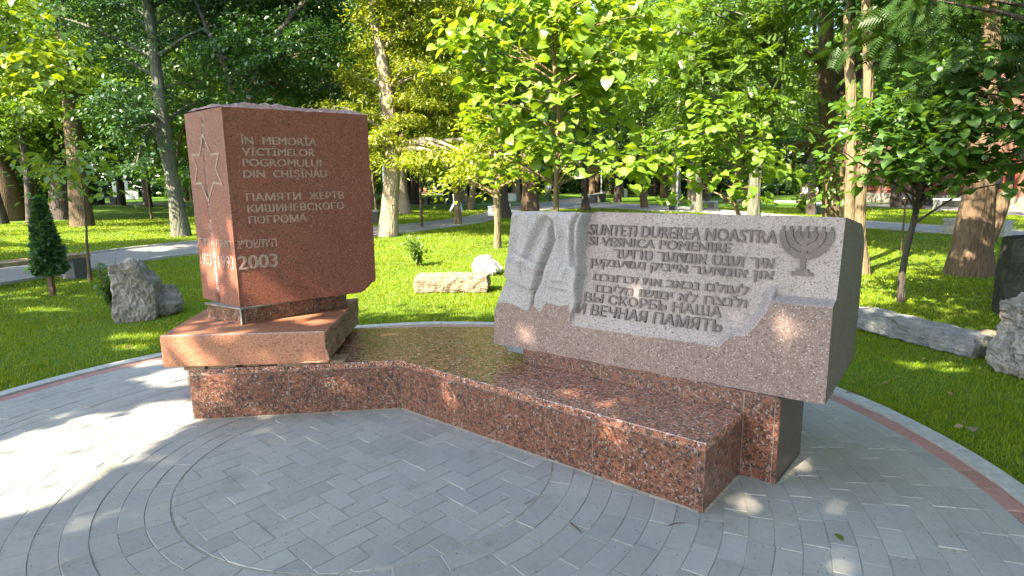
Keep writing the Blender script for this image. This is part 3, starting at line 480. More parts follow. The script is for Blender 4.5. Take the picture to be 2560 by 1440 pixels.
def crown(name, lobes, spec, mat, parent, lai=2.6, seed=0, keep=None, org=(0, 0, 0), flat_=.28):
    r = np.random.default_rng(seed); tpl, size, af, cl, pm, ps, rs = LEAFSPEC[spec]
    P, A, CC = lobe_points(lobes, size*size*af, lai, cl, r, flat_)
    if keep is not None: k = keep(P); P, A = P[k], A[k]
    P = P[P[:, 2] > .25] if False else P
    n = len(P)
    V, F = leaf_mesh(P-np.array(org), A+r.normal(size=n)*.7, r.normal(pm, ps, n), r.normal(0, rs, n), size*r.uniform(.5, 1.3, n), tpl)
    mesh_np(name, V, F, mat, parent, None, spec.startswith('heart')); return CC
def limbs(mb, path, radii, lobes_c, r, k=1.0, tmin=.35, wob=.1):
    """curved limbs from a trunk to points of its crown"""
    path = np.array(path)
    for q in lobes_c:
        q = np.array(q); zs = path[:, 2]; want = q[2]-.45*np.linalg.norm((q-path[np.argmin(abs(zs-q[2]))])[:2])
        i = int(np.clip(np.argmin(abs(zs-want)), int(tmin*len(path)), len(path)-2)); a = path[i]; ra = min(radii[i]*.55, .02+.028*np.linalg.norm(q-a))*k
        m = (a+q)/2+np.array([r.normal()*.08, r.normal()*.08, .10])*np.linalg.norm(q-a)
        p, rr = catmull([a, m, q], [ra, ra*.6, ra*.2], 4); mb.tube(p, rr, 6, False, wob, r.integers(99))
def tree(key, name, label, cat, barkm, leafm, spec, lai=2.6, lobes=None, group=None, seg=14, extra=None, nlimb=5, seed=1, keep=None, twig=True):
    pts, rads = TRUNKS[key]; base = np.array(pts[0]); base[2] = 0
    root = thing(name, label, cat, tuple(base), 0, group); r = np.random.default_rng(seed)
    if pts[-1][2] > 4 and rads[-1] > .07:
        e = np.array(pts[-1]); d = e-np.array(pts[-2]); d = d/np.linalg.norm(d)*.6+np.array([0, 0, .8]); pts = list(pts)+[list(e+d*1.8), list(e+d*4)]; rads = list(rads)+[rads[-1]*.7, .03]
    P, R = catmull([np.array(p)-base for p in pts], rads, 5)
    P[0] = P[0]-np.array([0, 0, .12])
    mb = MB(); mb.tube(P, R, seg, True, .10, seed)
    CC = []
    if leafm is not None:
        lb = lobes if lobes is not None else LOBES[key]
        CC = crown('crown', lb, spec, leafm, root, lai, seed, keep, base)
        for c in CC:
            k = r.choice(len(c), min(len(c), nlimb), replace=False); limbs(mb, P, R, c[k]-base, r)
    for e in (extra or []):
        p, q = catmull([np.array(x)-base for x in e[0]], e[1], 4); mb.tube(p, q, 8, True, .1, seed+3)
    mb.build('trunk', barkm, root, smooth=True)
    if leafm is None or key in TOPS: BARE[key] = (root, P)
    return root, P, R

# ------------------------------------------------------------------ ground, paths, plaza
s_ = 260
structure(mesh_np('ground', np.array([(-s_, -s_, -.03), (s_, -s_, -.03), (s_, s_, -.03), (-s_, s_, -.03)], float), np.array([[0, 1, 2, 3]]), M['lawn']))
def ribbon(name, L, R, z, mat):
    L, _ = catmull([(*p, z) for p in L], [1]*len(L), 6); R, _ = catmull([(*p, z) for p in R], [1]*len(R), 6)
    n = len(L); V = np.array(L+R); F = np.array([[i, i+1, n+i+1, n+i] for i in range(n-1)])
    return V, F
PATHS = {}
def path_(name, L, R, z=-.012, kerb=True):
    V, F = ribbon(name, L, R, z, None); structure(mesh_np(name, V, F, M['path'])); n = len(V)//2; PATHS[name] = np.concatenate([V[:n, :2], V[n:, :2][::-1]])
    if kerb:
        mb = MB()
        for side in (V[:n], V[n:]):
            for i in range(n-1):
                a, c = side[i], side[i+1]; d = c-a; L_ = np.linalg.norm(d); d /= L_; mb.box(((a+c)/2)+np.array([0, 0, .0]), (L_-.005, .09, .10), [[d[0], -d[1], 0], [d[1], d[0], 0], [0, 0, 1]])
        structure(mb.build('kerb', M['kerb']))
path_('main_path', [(-14, 2), (-13.3, 8.5), (-11.76, 13.7), (-9.9, 18.6), (-5.47, 23.6), (-2.4, 29.5), (-.2, 40.5), (3, 50), (6.2, 64)],
      [(-11.4, 2), (-10.9, 6.5), (-9.29, 10.76), (-8.16, 15.26), (-4.63, 19.94), (-1.6, 25.6), (.4, 32.7), (5.2, 46), (9, 62)])
path_('cross_path', [(1.2, 38.6), (6.3, 47.6), (8.4, 45.5), (9.6, 41.5), (11.3, 37.3), (12.2, 31), (13.97, 23.82), (14.98, 20.8), (15.89, 18.58), (17, 14), (18, 8)],
      [(.5, 34.0), (4.0, 38.9), (6.2, 38.5), (8.2, 34.4), (10.1, 32.6), (10.9, 27), (12.28, 20.9), (13.18, 18.26), (14.25, 16.64), (15.2, 12.5), (16, 8)], -.016)
path_('building_path', [(21.5, 20), (22.4, 30), (21.5, 38), (17, 52)], [(25.6, 20), (25.6, 30), (24.9, 38), (21, 53)], -.020, False)
path_('far_path', [(-110, 74), (-62, 70.5), (-42, 64.5), (-20, 56), (-8, 50.5), (-3, 50.2), (6, 51)], [(-110, 69), (-62, 66.5), (-42, 60.5), (-20, 52.8), (-8, 48.2), (-3, 47.8), (6, 48)], -.024, False)
structure(mesh_np('sandy_clearing', np.array([(-45, 98, -.02), (-2, 92, -.02), (24, 84, -.02), (52, 100, -.02), (40, 130, -.02), (-50, 140, -.02)], float), [[0, 1, 2, 3, 4, 5]], flat('pale_sand', (.36, .31, .26), .95)))
# plaza: rings of pavers round a herringbone disc
CX, CY = -.87, 3.51
def clip_circle(poly, R, n=72):
    out = [np.array(p, float) for p in poly]
    for k in range(n):
        t = 2*math.pi*(k+.5)/n; nn = np.array([math.cos(t), math.sin(t)]); src, out = out, []
        for i in range(len(src)):
            a, c = src[i], src[(i+1) % len(src)]; da, dc = a@nn-R, c@nn-R
            if da <= 0: out.append(a)
            if (da < 0) != (dc < 0) and abs(da-dc) > 1e-12: out.append(a+(c-a)*da/(da-dc))
        if len(out) < 3: return None
    return out
def paver_poly(mb, poly, r, top=0., ch=.0028):
    """a paver: chamfered top face with a slight tilt and its sides"""
    P = np.array(poly); c = P.mean(0); n = len(P); dz = top+r.normal()*.0012; tx, ty = r.normal(size=2)*.006
    inn = c+(P-c)*(1-ch/np.maximum(np.linalg.norm(P-c, axis=1), .02))[:, None]
    zt = lambda q: dz+(q[0]-c[0])*tx+(q[1]-c[1])*ty
    V = [(*q, -.03) for q in P]+[(*q, zt(q)-.0022) for q in P]+[(*q, zt(q)) for q in inn]
    F = [[2*n+i for i in range(n)]]
    for a in (0, n):
        F += [[a+i, a+(i+1) % n, a+n+(i+1) % n, a+n+i] for i in range(n)]
    mb.add(np.array(V)+np.array([CX, CY, 0]), F)
def shrink(poly, g):
    P = np.array(poly); c = P.mean(0); d = P-c; L = np.linalg.norm(d, axis=1)[:, None]; return c+d*(1-g/np.maximum(L, g*2))
mb = MB(); r = np.random.default_rng(3); Rin = 1.105; step = (3.475-1.12)/20; gap = .0035
for i in range(20):
    r0 = 1.12+i*step; r1 = r0+step-gap*.7; rm = (r0+r1)/2; n = int(2*math.pi*rm/.232); off = r.uniform(0, 6.28)
    for k in range(n):
        a0 = off+2*math.pi*k/n; a1 = off+2*math.pi*(k+1)/n-gap*1.5/rm; am = (a0+a1)/2
        paver_poly(mb, [(q*math.cos(t), q*math.sin(t)) for q, t in ((r0, a0), (r1*1.0, a0), (r1, am), (r1, a1), (r0, a1), (r0, am))][::-1], r)
ca, sa = math.cos(rad(47)), math.sin(rad(47)); wd = .1165
for i in range(-24, 25):
    for j in range(-14, 15):
        for x0, y0, lx, ly in ((0, 0, 2, 1), (0, 1, 1, 2)):
            ox, oy = i+2*j+x0, i-2*j+y0
            q = [(ox+a*lx, oy+c*ly) for a, c in ((0, 0), (1, 0), (1, 1), (0, 1))]
            q = [((a*ca-c*sa)*wd, (a*sa+c*ca)*wd) for a, c in q]
            if min(math.hypot(*p) for p in q) > Rin: continue
            q = shrink(q, gap*.8); q = clip_circle(q, Rin)
            if q is not None:
                P = np.array(q); x, y = P[:, 0], P[:, 1]
                if abs(np.sum(x*np.roll(y, -1)-y*np.roll(x, -1)))/2 > .0012: paver_poly(mb, q, r)
pl = structure(mb.build('plaza_paving', M['paver']))
def ring_blocks(name, r0, r1, L, top, mat, gap=.004, seed=0):
    mb = MB(); r = np.random.default_rng(seed); n = int(2*math.pi*(r0+r1)/2/L)
    for k in range(n):
        a0 = 2*math.pi*k/n; a1 = 2*math.pi*(k+1)/n-gap/r0; ts = np.linspace(a0, a1, 5)
        paver_poly(mb, [(r0*math.cos(t), r0*math.sin(t)) for t in ts]+[(r1*math.cos(t), r1*math.sin(t)) for t in ts[::-1]], r, top, .006)
    return structure(mb.build(name, mat))
ring_blocks('red_paver_band', 3.478, 3.585, .225, .001, M['redpaver'])
ring_blocks('plaza_kerb', 3.589, 3.715, .95, .018, M['kerb'], .006)
t = np.linspace(0, 2*math.pi, 97)[:-1]
structure(mesh_np('plaza_bedding', np.array([(CX+3.70*math.cos(a), CY+3.70*math.sin(a), -.0034) for a in t]), [list(range(96))], M['sand']))
structure(mesh_np('plaza_approach', np.array([(-4, -9, -.012), (3, -9, -.012), (2.6, 1.4, -.012), (-4.2, 1.6, -.012)], float), np.array([[0, 1, 2, 3]]), M['path']))

# ------------------------------------------------------------------ monument frames
C3 = lambda x, y, z=0.: np.array([x, y, z], float)
A_, B_, C_ = C3(-2.362, 4.202), C3(-.857, 4.380), C3(.972, 2.854)
U = (C_-B_)/np.linalg.norm(C_-B_); Vv = np.array([-U[1], U[0], 0]); Zz = np.array([0, 0, 1.])
W_ = (B_-A_)/np.linalg.norm(B_-A_); WN = np.array([-W_[1], W_[0], 0])
bw = lambda a, b, z=0.: C_+U*a+Vv*b+Zz*z                 # bench frame
aw = lambda a, b, z=0.: A_+W_*a+WN*b+Zz*z                # left wing frame
plinth = thing('granite_plinth', 'long low L-shaped plinth clad in blotched red granite, like a bench, on grey pavers', 'plinth')
TOP = .384
back = [C3(-.153, 5.403), C3(-.676, 5.447), C3(-1.303, 5.419), C3(-2.30, 5.45), A_+C3(-.58, 1.0)]
foot = [A_, B_, C_, bw(0, .70), bw(-1.9, .70)]+back
def inset(poly, d):
    P = np.array([p[:2] for p in poly]); n = len(P); out = []
    for i in range(n):
        a, b_, c = P[i-1], P[i], P[(i+1) % n]
        e0 = (b_-a)/np.linalg.norm(b_-a); e1 = (c-b_)/np.linalg.norm(c-b_); n0 = np.array([-e0[1], e0[0]]); n1 = np.array([-e1[1], e1[0]])
        m = n0+n1; m /= max(1e-6, m@m/2) ; out.append(b_+m*d)
    return out
mb = MB(); mb.prism(inset(foot, .0035), -.03, .3375); mb.build('core', M['seam'], plinth)
mb = MB(); mb.prism([p[:2] for p in foot], .3385, TOP); mb.build('coping', M['granite_top'], plinth, .003)
def panel(p0, p1, n, z0, z1, name='cladding_panel', mat='granite', th=.02, par=plinth, g=.002):
    p0, p1 = np.array(p0, float), np.array(p1, float); d = (p1-p0)/np.linalg.norm(p1-p0); p0 = p0+d*g; p1 = p1-d*g; q = np.array(n)*th
    mb = MB(); mb.prism([p0[:2], p1[:2], (p1+q)[:2], (p0+q)[:2]], z0, z1); return mb.build(name, M[mat], par, .0015, seg=1)
sA = [0, .694, .858, 1.515]
for a, b in zip(sA[:-1], sA[1:]): panel(aw(a, 0), aw(b, 0), WN, -.02, .335)
Lb = 2.382
for a, b in zip([-Lb, -1.692, -1.017, -.673], [-1.692, -1.017, -.673, -.045]): panel(bw(a, 0), bw(b, 0), Vv, -.02, .335)
panel(bw(-.045, .001), bw(-.003, .001), Vv, -.02, .335, 'corner_strip', 'granite', .02)
panel(bw(0, .003), bw(0, .545), -U, -.02, .335, 'end_panel', 'granite')
panel(A_+C3(-.58, 1.0), A_, C3(.87, .5), -.02, .335, 'cladding_panel', 'granite')
# raised pedestal of the slab
RZ = .507
mb = MB(); mb.prism([q[:2] for q in (bw(-1.6165, .5445), bw(.1955, .5445), bw(.1955, 1.047), bw(-1.6165, 1.047))], -.03, RZ-.002); mb.build('raised_core', M['seam'], plinth)
panel(bw(-1.62, .541), bw(-.958, .541), Vv, TOP+.001, RZ); panel(bw(-.954, .541), bw(-.002, .541), Vv, TOP+.001, RZ); panel(bw(.002, .541), bw(.172, .541), Vv, -.02, RZ)
panel(bw(.172, .542), bw(.199, .542), Vv, -.02, RZ, 'corner_strip', 'granite')
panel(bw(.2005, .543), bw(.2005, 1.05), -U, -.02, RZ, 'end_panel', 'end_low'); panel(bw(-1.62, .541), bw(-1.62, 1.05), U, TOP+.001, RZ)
mb = MB()
for a, c, nn, L in ((A_, W_, -WN, 1.5), (B_, U, -Vv, 2.36), (bw(0, .01), Vv, U, .5), (bw(.21, .56), Vv, U, .45)):
    n = int(L/.03); P = []; Qs = []
    for i in range(n+1):
        wd_ = .012+.030*max(0, noise.noise(Vector((i*.21, a[0], 1)))+.25)+.012*max(0, noise.noise(Vector((i*.9, a[0], 4)))); P.append(a+c*(i*L/n)-nn*.004+Zz*.006); Qs.append(a+c*(i*L/n)+nn*wd_+Zz*.0022)
    mb.add(P+Qs, [[i, i+1, n+2+i, n+1+i] for i in range(n)])
mb.build('mortar_fillet', M['sand'], plinth)
# ------------------------------------------------------------------ tier stone under the stele
tier = thing('pedestal_stone', 'broad pink granite block with rough broken edges under the upright red stele', 'stone block', (-1.95, 4.7, 0))
TB = [(-2.511, 4.144), (-1.350, 4.218), (-1.437, 5.498), (-2.643, 5.039)]
def rough_prism(poly, z0, z1, nsub, disp_faces, amp, seed, round_=.012):
    """prism whose chosen sides and lower rim are broken stone"""
    bm = bmesh.new(); lay = bm.faces.layers.int.new('side'); n = len(poly); vb = [bm.verts.new((*p, z0)) for p in poly]; vt = [bm.verts.new((*p, z1)) for p in poly]
    fs = [bm.faces.new(vb[::-1]), bm.faces.new(vt)]+[bm.faces.new((vb[i], vb[(i+1) % n], vt[(i+1) % n], vt[i])) for i in range(n)]
    for i, f in enumerate(fs): f[lay] = i
    bmesh.ops.recalc_face_normals(bm, faces=bm.faces)
    bmesh.ops.bevel(bm, geom=list(bm.edges), offset=round_, segments=2, affect='EDGES', profile=.6)
    bmesh.ops.triangulate(bm, faces=[f for f in bm.faces if len(f.verts) > 4])
    for _ in range(nsub):
        bmesh.ops.subdivide_edges(bm, edges=[e for e in bm.edges if e.calc_length() > .035], cuts=1, use_grid_fill=True)
    bm.normal_update(); c = Vector((*np.mean(poly, 0), (z0+z1)/2))
    for v in bm.verts:
        k = max([1. if f[lay] in disp_faces else 0. for f in v.link_faces] or [0])
        low = max(0, 1-(v.co.z-z0)/.035); q = v.co*7+Vector((seed, 0, 0)); d = noise.noise(q)+.5*noise.noise(q*2.7)
        if k and len([1 for f in v.link_faces if f[lay] in disp_faces]) >= 1: v.co += v.normal*d*amp
        if low > 0: v.co.z += low*(.012+.028*max(0, d+.2)); v.co.xy = v.co.xy.lerp(c.xy, .012*low*abs(d))
    for f in bm.faces: f.material_index = 1 if f[lay] in disp_faces else 0
    return bm
def bm_obj(bm, name, mats, parent=None, smooth=False):
    me = bpy.data.meshes.new(name); bm.to_mesh(me); bm.free()
    for q in mats: me.materials.append(q)
    if smooth: me.polygons.foreach_set('use_smooth', np.ones(len(me.polygons), bool))
    o = bpy.data.objects.new(name, me); COL.objects.link(o)
    if parent: o.parent = parent
    return o
off = C3(-1.95, 4.7)
bm = rough_prism([(p[0]-off[0], p[1]-off[1]) for p in TB], .405, .655, 5, {0, 3, 4}, .03, 4)
M['tier_rough'] = fine_granite('broken_mossy_granite', (.14, .085, .05), (.24, .15, .09), (.06, .045, .03), (.33, .25, .18), 60, .95, .9)
bm_obj(bm, 'block', [M['tier'], M['tier_rough']], tier)
mb = MB(); mb.tube([np.array([*TB[0], .653])-off*np.array([1, 1, 0])+C3(.012, .004), np.array([*TB[1], .653])-off*np.array([1, 1, 0])+C3(-.010, .004)], [.0055, .0055], 6, False); mb.build('worn_edge_highlight', M['engraved'], tier)  # pale tube along the worn edge paints in its lit line
mb = MB()
for k in range(9):
    p = aw(.06+k*.125+random.uniform(-.03, .03), .07+random.uniform(0, .05)); mb.box((p[0]-off[0], p[1]-off[1], .395), (.13+random.uniform(-.02, .05), .16, .034), Matrix.Rotation(rad(7+random.uniform(-8, 8)), 3, 'Z'))
mb.build('mortar_bed', M['tier_rough'], tier, .006)
# ------------------------------------------------------------------ pedestal block under the stele
S0 = C3(-2.071, 4.474); DL = C3(-.7623, .6472); DL /= np.linalg.norm(DL); DR = C3(.8097, .5869); DR /= np.linalg.norm(DR)
NL = -np.array([-DL[1], DL[0], 0]); NR = np.array([DR[1], -DR[0], 0])
if NL@C3(0, -1) < 0: NL = -NL
ped = thing('stele_base', 'small block clad in blotched red granite between the pink stone and the red stele', 'base block', (-2.0, 4.9, 0))
rc, rl, rr = C3(-2.055, 4.452), C3(-2.438, 4.694), C3(-1.440, 5.130)
rb = rl+rr-rc; po = C3(-2.0, 4.9)
mb = MB(); mb.prism(inset([q-po for q in (rc, rr, rb, rl)], .003), .657, .776); mb.build('core', M['seam'], ped)
nR = np.array([-(rr-rc)[1], (rr-rc)[0], 0]); nR /= np.linalg.norm(nR); nL2 = np.array([(rl-rc)[1], -(rl-rc)[0], 0]); nL2 /= np.linalg.norm(nL2)
for a, b in ((.03, .42), (.42, .58), (.58, 1)): panel(rc+(rr-rc)*a-po, rc+(rr-rc)*b-po, nR, .656, .772, par=ped, th=.016)
panel(rl-po, rc+(rl-rc)*.06-po, nL2, .656, .772, par=ped, th=.016)
panel(rc-po, rc+(rr-rc)*.027-po, nR, .656, .772, 'corner_strip', 'end_low', .014, ped)
mb = MB(); mb.prism([q-po for q in (rc-C3(0, .012), rr+C3(.01, -.01), rb, rl-C3(.015, 0))], .773, .787); mb.build('mortar_bed', M['mortar'], ped, .004)
# ------------------------------------------------------------------ the stele
stele = thing('memorial_stele', 'tall red granite stele with engraved text and a star on its narrow side', 'stele', tuple(S0))
Ls, Lr, Z0, Z1 = .643, 1.105, .788, 2.262
def stele_top(p): return .018*noise.noise(Vector((p[0]*5, p[1]*5, 3)))+.010*noise.noise(Vector((p[0]*16, p[1]*16, 8)))
def grid_mesh(name, fn, us, vs, mats, par, midx=None, smooth=False, flip=False):
    V = np.array([fn(u, v) for v in vs for u in us]); nu = len(us)
    F = np.array([[j*nu+i, j*nu+i+1, (j+1)*nu+i+1, (j+1)*nu+i] for j in range(len(vs)-1) for i in range(nu-1)])
    if flip: F = F[:, ::-1]
    mi = None
    if midx: mi = [midx((us[i]+us[i+1])/2, (vs[j]+vs[j+1])/2) for j in range(len(vs)-1) for i in range(nu-1)]
    return mesh_np(name, V, F, mats, par, mi, smooth)
def edge_z(s): return 0.
# body: front, back, right and bottom faces, with a knocked-off lower right corner
zs = [Z0, Z0+.02, Z0+.06, Z0+.10, Z0+.16, Z0+.4, Z0+.8, Z1-.05, Z1-.012, Z1]; us_ = [0, .006, .2, .5, .8, .95, 1.03, 1.065, 1.09, Lr]
def front(s, z):
    zz = z; dr = Lr-s
    if dr < .16 and z < Z0+.12: zz = max(z, Z0+.085*max(0, 1-dr/.15)**1.3*(1+.3*noise.noise(Vector((s*20, 0, 0)))))
    ss = s
    if z < Z0+.12: ss = s-.05*max(0, 1-(z-Z0)/.12)**2*max(0, 1-dr/.1)
    if z > Z1-.004: zz = Z1+.006*noise.noise(Vector((s*9, 1, 1)))
    return DR*ss+Zz*zz
obF = grid_mesh('front_face', front, list(np.linspace(0, Lr-.14, 12))+list(np.linspace(Lr-.13, Lr, 10)), list(np.linspace(Z0, Z0+.14, 10))+list(np.linspace(Z0+.2, Z1, 8)), [M['stele']], stele)
bk = DL*Ls
mb = MB()
ez = list(np.linspace(Z0, Z0+.14, 10))+list(np.linspace(Z0+.2, Z1, 8))
fr = [front(Lr, z) for z in ez]
mb.add(fr+[p+bk for p in fr], [[i, i+1, len(fr)+i+1, len(fr)+i] for i in range(len(fr)-1)])
eu = list(np.linspace(0, Lr-.14, 12))+list(np.linspace(Lr-.13, Lr, 10)); lo = [front(s, Z0) for s in eu]
mb.add(lo+[p+bk for p in lo], [[i, len(lo)+i, len(lo)+i+1, i+1] for i in range(len(lo)-1)])
hi = [front(s, Z1) for s in (0, Lr)]; mb.add([p+bk for p in (lo[0], lo[-1], hi[1], hi[0])], [[1, 0, 3, 2]])
mb.build('body', M['stele'], stele)
# rough broken top
tu = np.linspace(0, 1, 60); tv = np.linspace(0, 1, 34)
def topf(a, b):
    e = min(b, 1-b, 1)*1; k = min(1, min(a, 1-a)*14)*1.; kb = min(1, b*14)*min(1, (1-b)*9)
    base = (front(a*Lr, Z1) if b < 1e-6 else DR*a*Lr+Zz*Z1)
    hgt = (.034+.022*noise.noise(Vector((a*5, b*3, 2)))+.020*noise.noise(Vector((a*14, b*9, 5)))+.010*noise.noise(Vector((a*40, b*20, 5)))-.010*a)*kb*min(1, a*16+.25)*min(1, (1-a)*16+.25)
    return base+bk*b+Zz*max(hgt, .002 if 0 < b < 1 else 0)
grid_mesh('broken_top', topf, list(tu), list(tv), [M['stele_rough']], stele)
# star face with its rough vertical cleft
scol = sorted(list(np.linspace(0, .30, 8))+list(np.linspace(.312, .412, 11))+list(np.linspace(.42, Ls, 7))); srow = list(np.linspace(Z0, Z1, 90))
def clc(z): return .352+.012*math.sin(z*5)+.010*noise.noise(Vector((z*9, 0, 0)))+.022*(2.26-z)/1.4
def starf(s, z):
    h = .013+.004*noise.noise(Vector((z*14, 3, 0))); d = abs(s-clc(z)); dep = 0
    if d < h*1.6 and Z0 < z: dep = .022*max(0, 1-d/(h*1.6))**.6+.008*noise.noise(Vector((s*60, z*30, 0)))*(d < h)
    if z < Z0+.05: dep += .03*max(0, 1-abs(s-clc(z))/.04)
    return DL*s-NL*dep+Zz*(z if z < Z1-.001 else Z1+(.006*noise.noise(Vector((0, 1, 1))) if s < .01 else 0))
grid_mesh('star_face', starf, scol, srow, [M['stele'], M['cleft']], stele, lambda s, z: 1 if abs(s-clc(z)) < .017 else 0, flip=True)
mb = MB()
for k, s in enumerate((.0,)): mb.tube([S0*0+Zz*(Z0+.004), Zz*(Z1-.004)], [.0045, .0045], 6, False)
mb.build('arris', M['tier'], stele)
def strip(mb, pts, wd, h, fn, closed=False):
    """a flat bar of width wd along 2-D points, thickness h, carried onto a surface by fn(x, y, height)"""
    P = np.array(pts, float); n = len(P); O = []
    for i in range(n):
        if closed: d0, d1 = P[i]-P[i-1], P[(i+1) % n]-P[i]
        else: d0 = P[i]-P[max(i-1, 0)]; d1 = P[min(i+1, n-1)]-P[i]; d0 = d1 if i == 0 else d0; d1 = d0 if i == n-1 else d1
        d0 = d0/np.linalg.norm(d0); d1 = d1/np.linalg.norm(d1); m = np.array([-d0[1]-d1[1], d0[0]+d1[0]]); m /= max(.35, m@m/2); O.append(m*wd/2)
    O = np.array(O); Q = [P+O, P-O]; V = [fn(x, y, hh) for hh in (0, h) for q in Q for x, y in q]
    F = []; m = n if closed else n-1
    for i in range(m):
        j = (i+1) % n; F += [[2*n+i, 2*n+j, 3*n+j, 3*n+i], [i, j, 2*n+j, 2*n+i], [n+i, 3*n+i, 3*n+j, n+j]]
    if not closed: F += [[0, 2*n, 3*n, n], [n-1, 2*n-1, 4*n-1, 3*n-1]]
    mb.add(V, F)
sfn = lambda x, y, h: DL*x+NL*(h+.0015)+Zz*y
mb = MB(); st = [(.341, 2.085), (.238, 1.936), (.104, 1.934), (.183, 1.830), (.102, 1.713), (.235, 1.727), (.361, 1.585), (.450, 1.725), (.569, 1.719), (.496, 1.842), (.569, 1.945), (.431, 1.938)]
strip(mb, st, .017, .002, sfn, True); mb.build('six_pointed_star', M['engraved'], stele)
_tmp = []
def text_mesh(body, offset=0., ext=.5, res=3):
    cu = bpy.data.curves.new('t', 'FONT'); cu.body = body; cu.size = 1; cu.extrude = ext; cu.offset = offset; cu.resolution_u = res
    o = bpy.data.objects.new('t', cu); COL.objects.link(o); bpy.context.view_layer.update()
    me = bpy.data.meshes.new_from_object(o.evaluated_get(bpy.context.evaluated_depsgraph_get()))
    V = np.array([v.co[:] for v in me.vertices]); F = [list(p.vertices) for p in me.polygons]
    bpy.data.objects.remove(o); bpy.data.meshes.remove(me); bpy.data.curves.remove(cu); return V, F
CAPH = None
def lettering(name, body, x0, x1, y0, cap, fn, mat, par, offset=.0, bbox=False, hgt=.002, bold=0.):
    """text fitted between x0 and x1 with its baseline at y0; fn(x, y, height) carries it onto the stone"""
    global CAPH
    if CAPH is None: CAPH = text_mesh('H')[0][:, 1].max()
    V, F = text_mesh(body, offset)
    if bold:      # heavier strokes: the same letters struck again a little to each side, each a hair lower
        n = len(V); c0 = V.copy(); c1 = V.copy(); c0[:, 0] -= bold; c1[:, 0] += bold; c0[:, 2] = np.where(V[:, 2] > 0, .9, V[:, 2]); c1[:, 2] = np.where(V[:, 2] > 0, .8, V[:, 2])
        F = F+[[i+n for i in f] for f in F]+[[i+2*n for i in f] for f in F]; V = np.concatenate([V, c0, c1])
    mn, mx = V.min(0), V.max(0)
    X = x0+(V[:, 0]-mn[0])/(mx[0]-mn[0])*(x1-x0)
    Y = y0+((V[:, 1]-mn[1])/(mx[1]-mn[1]) if bbox else V[:, 1]/CAPH)*cap
    H = np.where(V[:, 2] > .85, hgt-.0004, np.where(V[:, 2] > .7, hgt-.0008, np.where(V[:, 2] > 0, hgt, -.001)))
    o = mesh_np(name, np.array([fn(x, y, h) for x, y, h in zip(X, Y, H)]), F, mat, par); return o
ffn = lambda x, y, h: DR*x+NR*(h+.001)+Zz*y
HB = lambda s: s[::-1]
E_ = M['engraved']
for body, x0, x1, y0, cap in (('ÎN', .107, .199, 2.003, .056), ('MEMORİA', .264, .670, 2.003, .056), ('VİCTİMELOR', .114, .654, 1.921, .054), ('POGROMULUI', .110, .697, 1.842, .054), ('DIN', .108, .262, 1.759, .054), ('CHİŞİNĂU', .322, .736, 1.759, .054),
                              ('ПАМЯТИ', .113, .519, 1.586, .054), ('ЖЕРТВ', .584, .866, 1.586, .054), ('КИШИНЕВСКОГО', .115, .862, 1.502, .053), ('ПОГРОМА', .116, .552, 1.415, .054)):
    lettering('engraved_line', body, x0, x1, y0, cap, ffn, E_, stele, bold=.022)
lettering('engraved_line', HB('ה׳תשס״ג'), .020, .308, 1.231, .064, ffn, E_, stele, 0, True, bold=.012)
lettering('engraved_year', '2003', .012, .306, 1.076, .102, ffn, E_, stele, bold=.03)
mf = lambda x, y, h: DL*(Ls-x)+NL*(h+.0015)+Zz*y      # star face read from the far edge to the arris
lettering('engraved_line', HB('התרס״ג'), Ls-.625, Ls-.41, 1.232, .058, mf, E_, stele, 0, True)
lettering('engraved_line', HB('התשנ״ג'), Ls-.30, Ls-.035, 1.232, .060, mf, E_, stele, 0, True)
lettering('engraved_year', '1903', Ls-.610, Ls-.405, 1.075, .094, mf, E_, stele, 0)
lettering('engraved_year', '1993', Ls-.285, Ls-.022, 1.075, .098, mf, E_, stele, 0)
# ------------------------------------------------------------------ the inscribed slab
SLo = C3(-.142, 4.376); SU = C3(.804, -.595); SU /= np.linalg.norm(SU); SV = np.array([-SU[1], SU[0], 0]); SW = 2.244
slab = thing('inscribed_slab', 'wide grey-brown granite slab with raised inscription, menorah and carved draped shawl', 'memorial slab', tuple(SLo))
sw_ = lambda a, b, z: SU*a+SV*b+Zz*z
SZ0, SZ1 = .509, 1.495
def btext(z):
    b = .19+.2*(z-1.49)
    if z < .90: b -= (.90-z)**2*1.3
    return b
EDGE = np.array([(0, .80), (.06, .825), (.123, .832), (.21, .827), (.295, .795), (.33, .815), (.351, .845), (.385, .83), (.412, .789), (.435, .82), (.469, .873), (.53, .865), (.583, .857), (.66, .876), (.665, .80), (.672, .735), (1.176, .739), (1.672, .742), (1.70, .78), (1.737, .814), (1.775, .82), (1.808, .829), (1.84, .86), (1.863, .89), (1.90, .95), (1.921, .988), (1.935, 1.035), (2.3, 1.041)])
zedge = lambda a: np.interp(a, EDGE[:, 0], EDGE[:, 1])+.004*noise.noise(Vector((a*40, 0, 0)))
def seg_d(a, z, pl):
    P = np.array([a, z]); best = 9; 
    for p, q in zip(pl[:-1], pl[1:]):
        p = np.array(p); d = np.array(q)-p; t = min(1, max(0, (P-p)@d/(d@d))); best = min(best, np.linalg.norm(P-p-d*t))
    return best
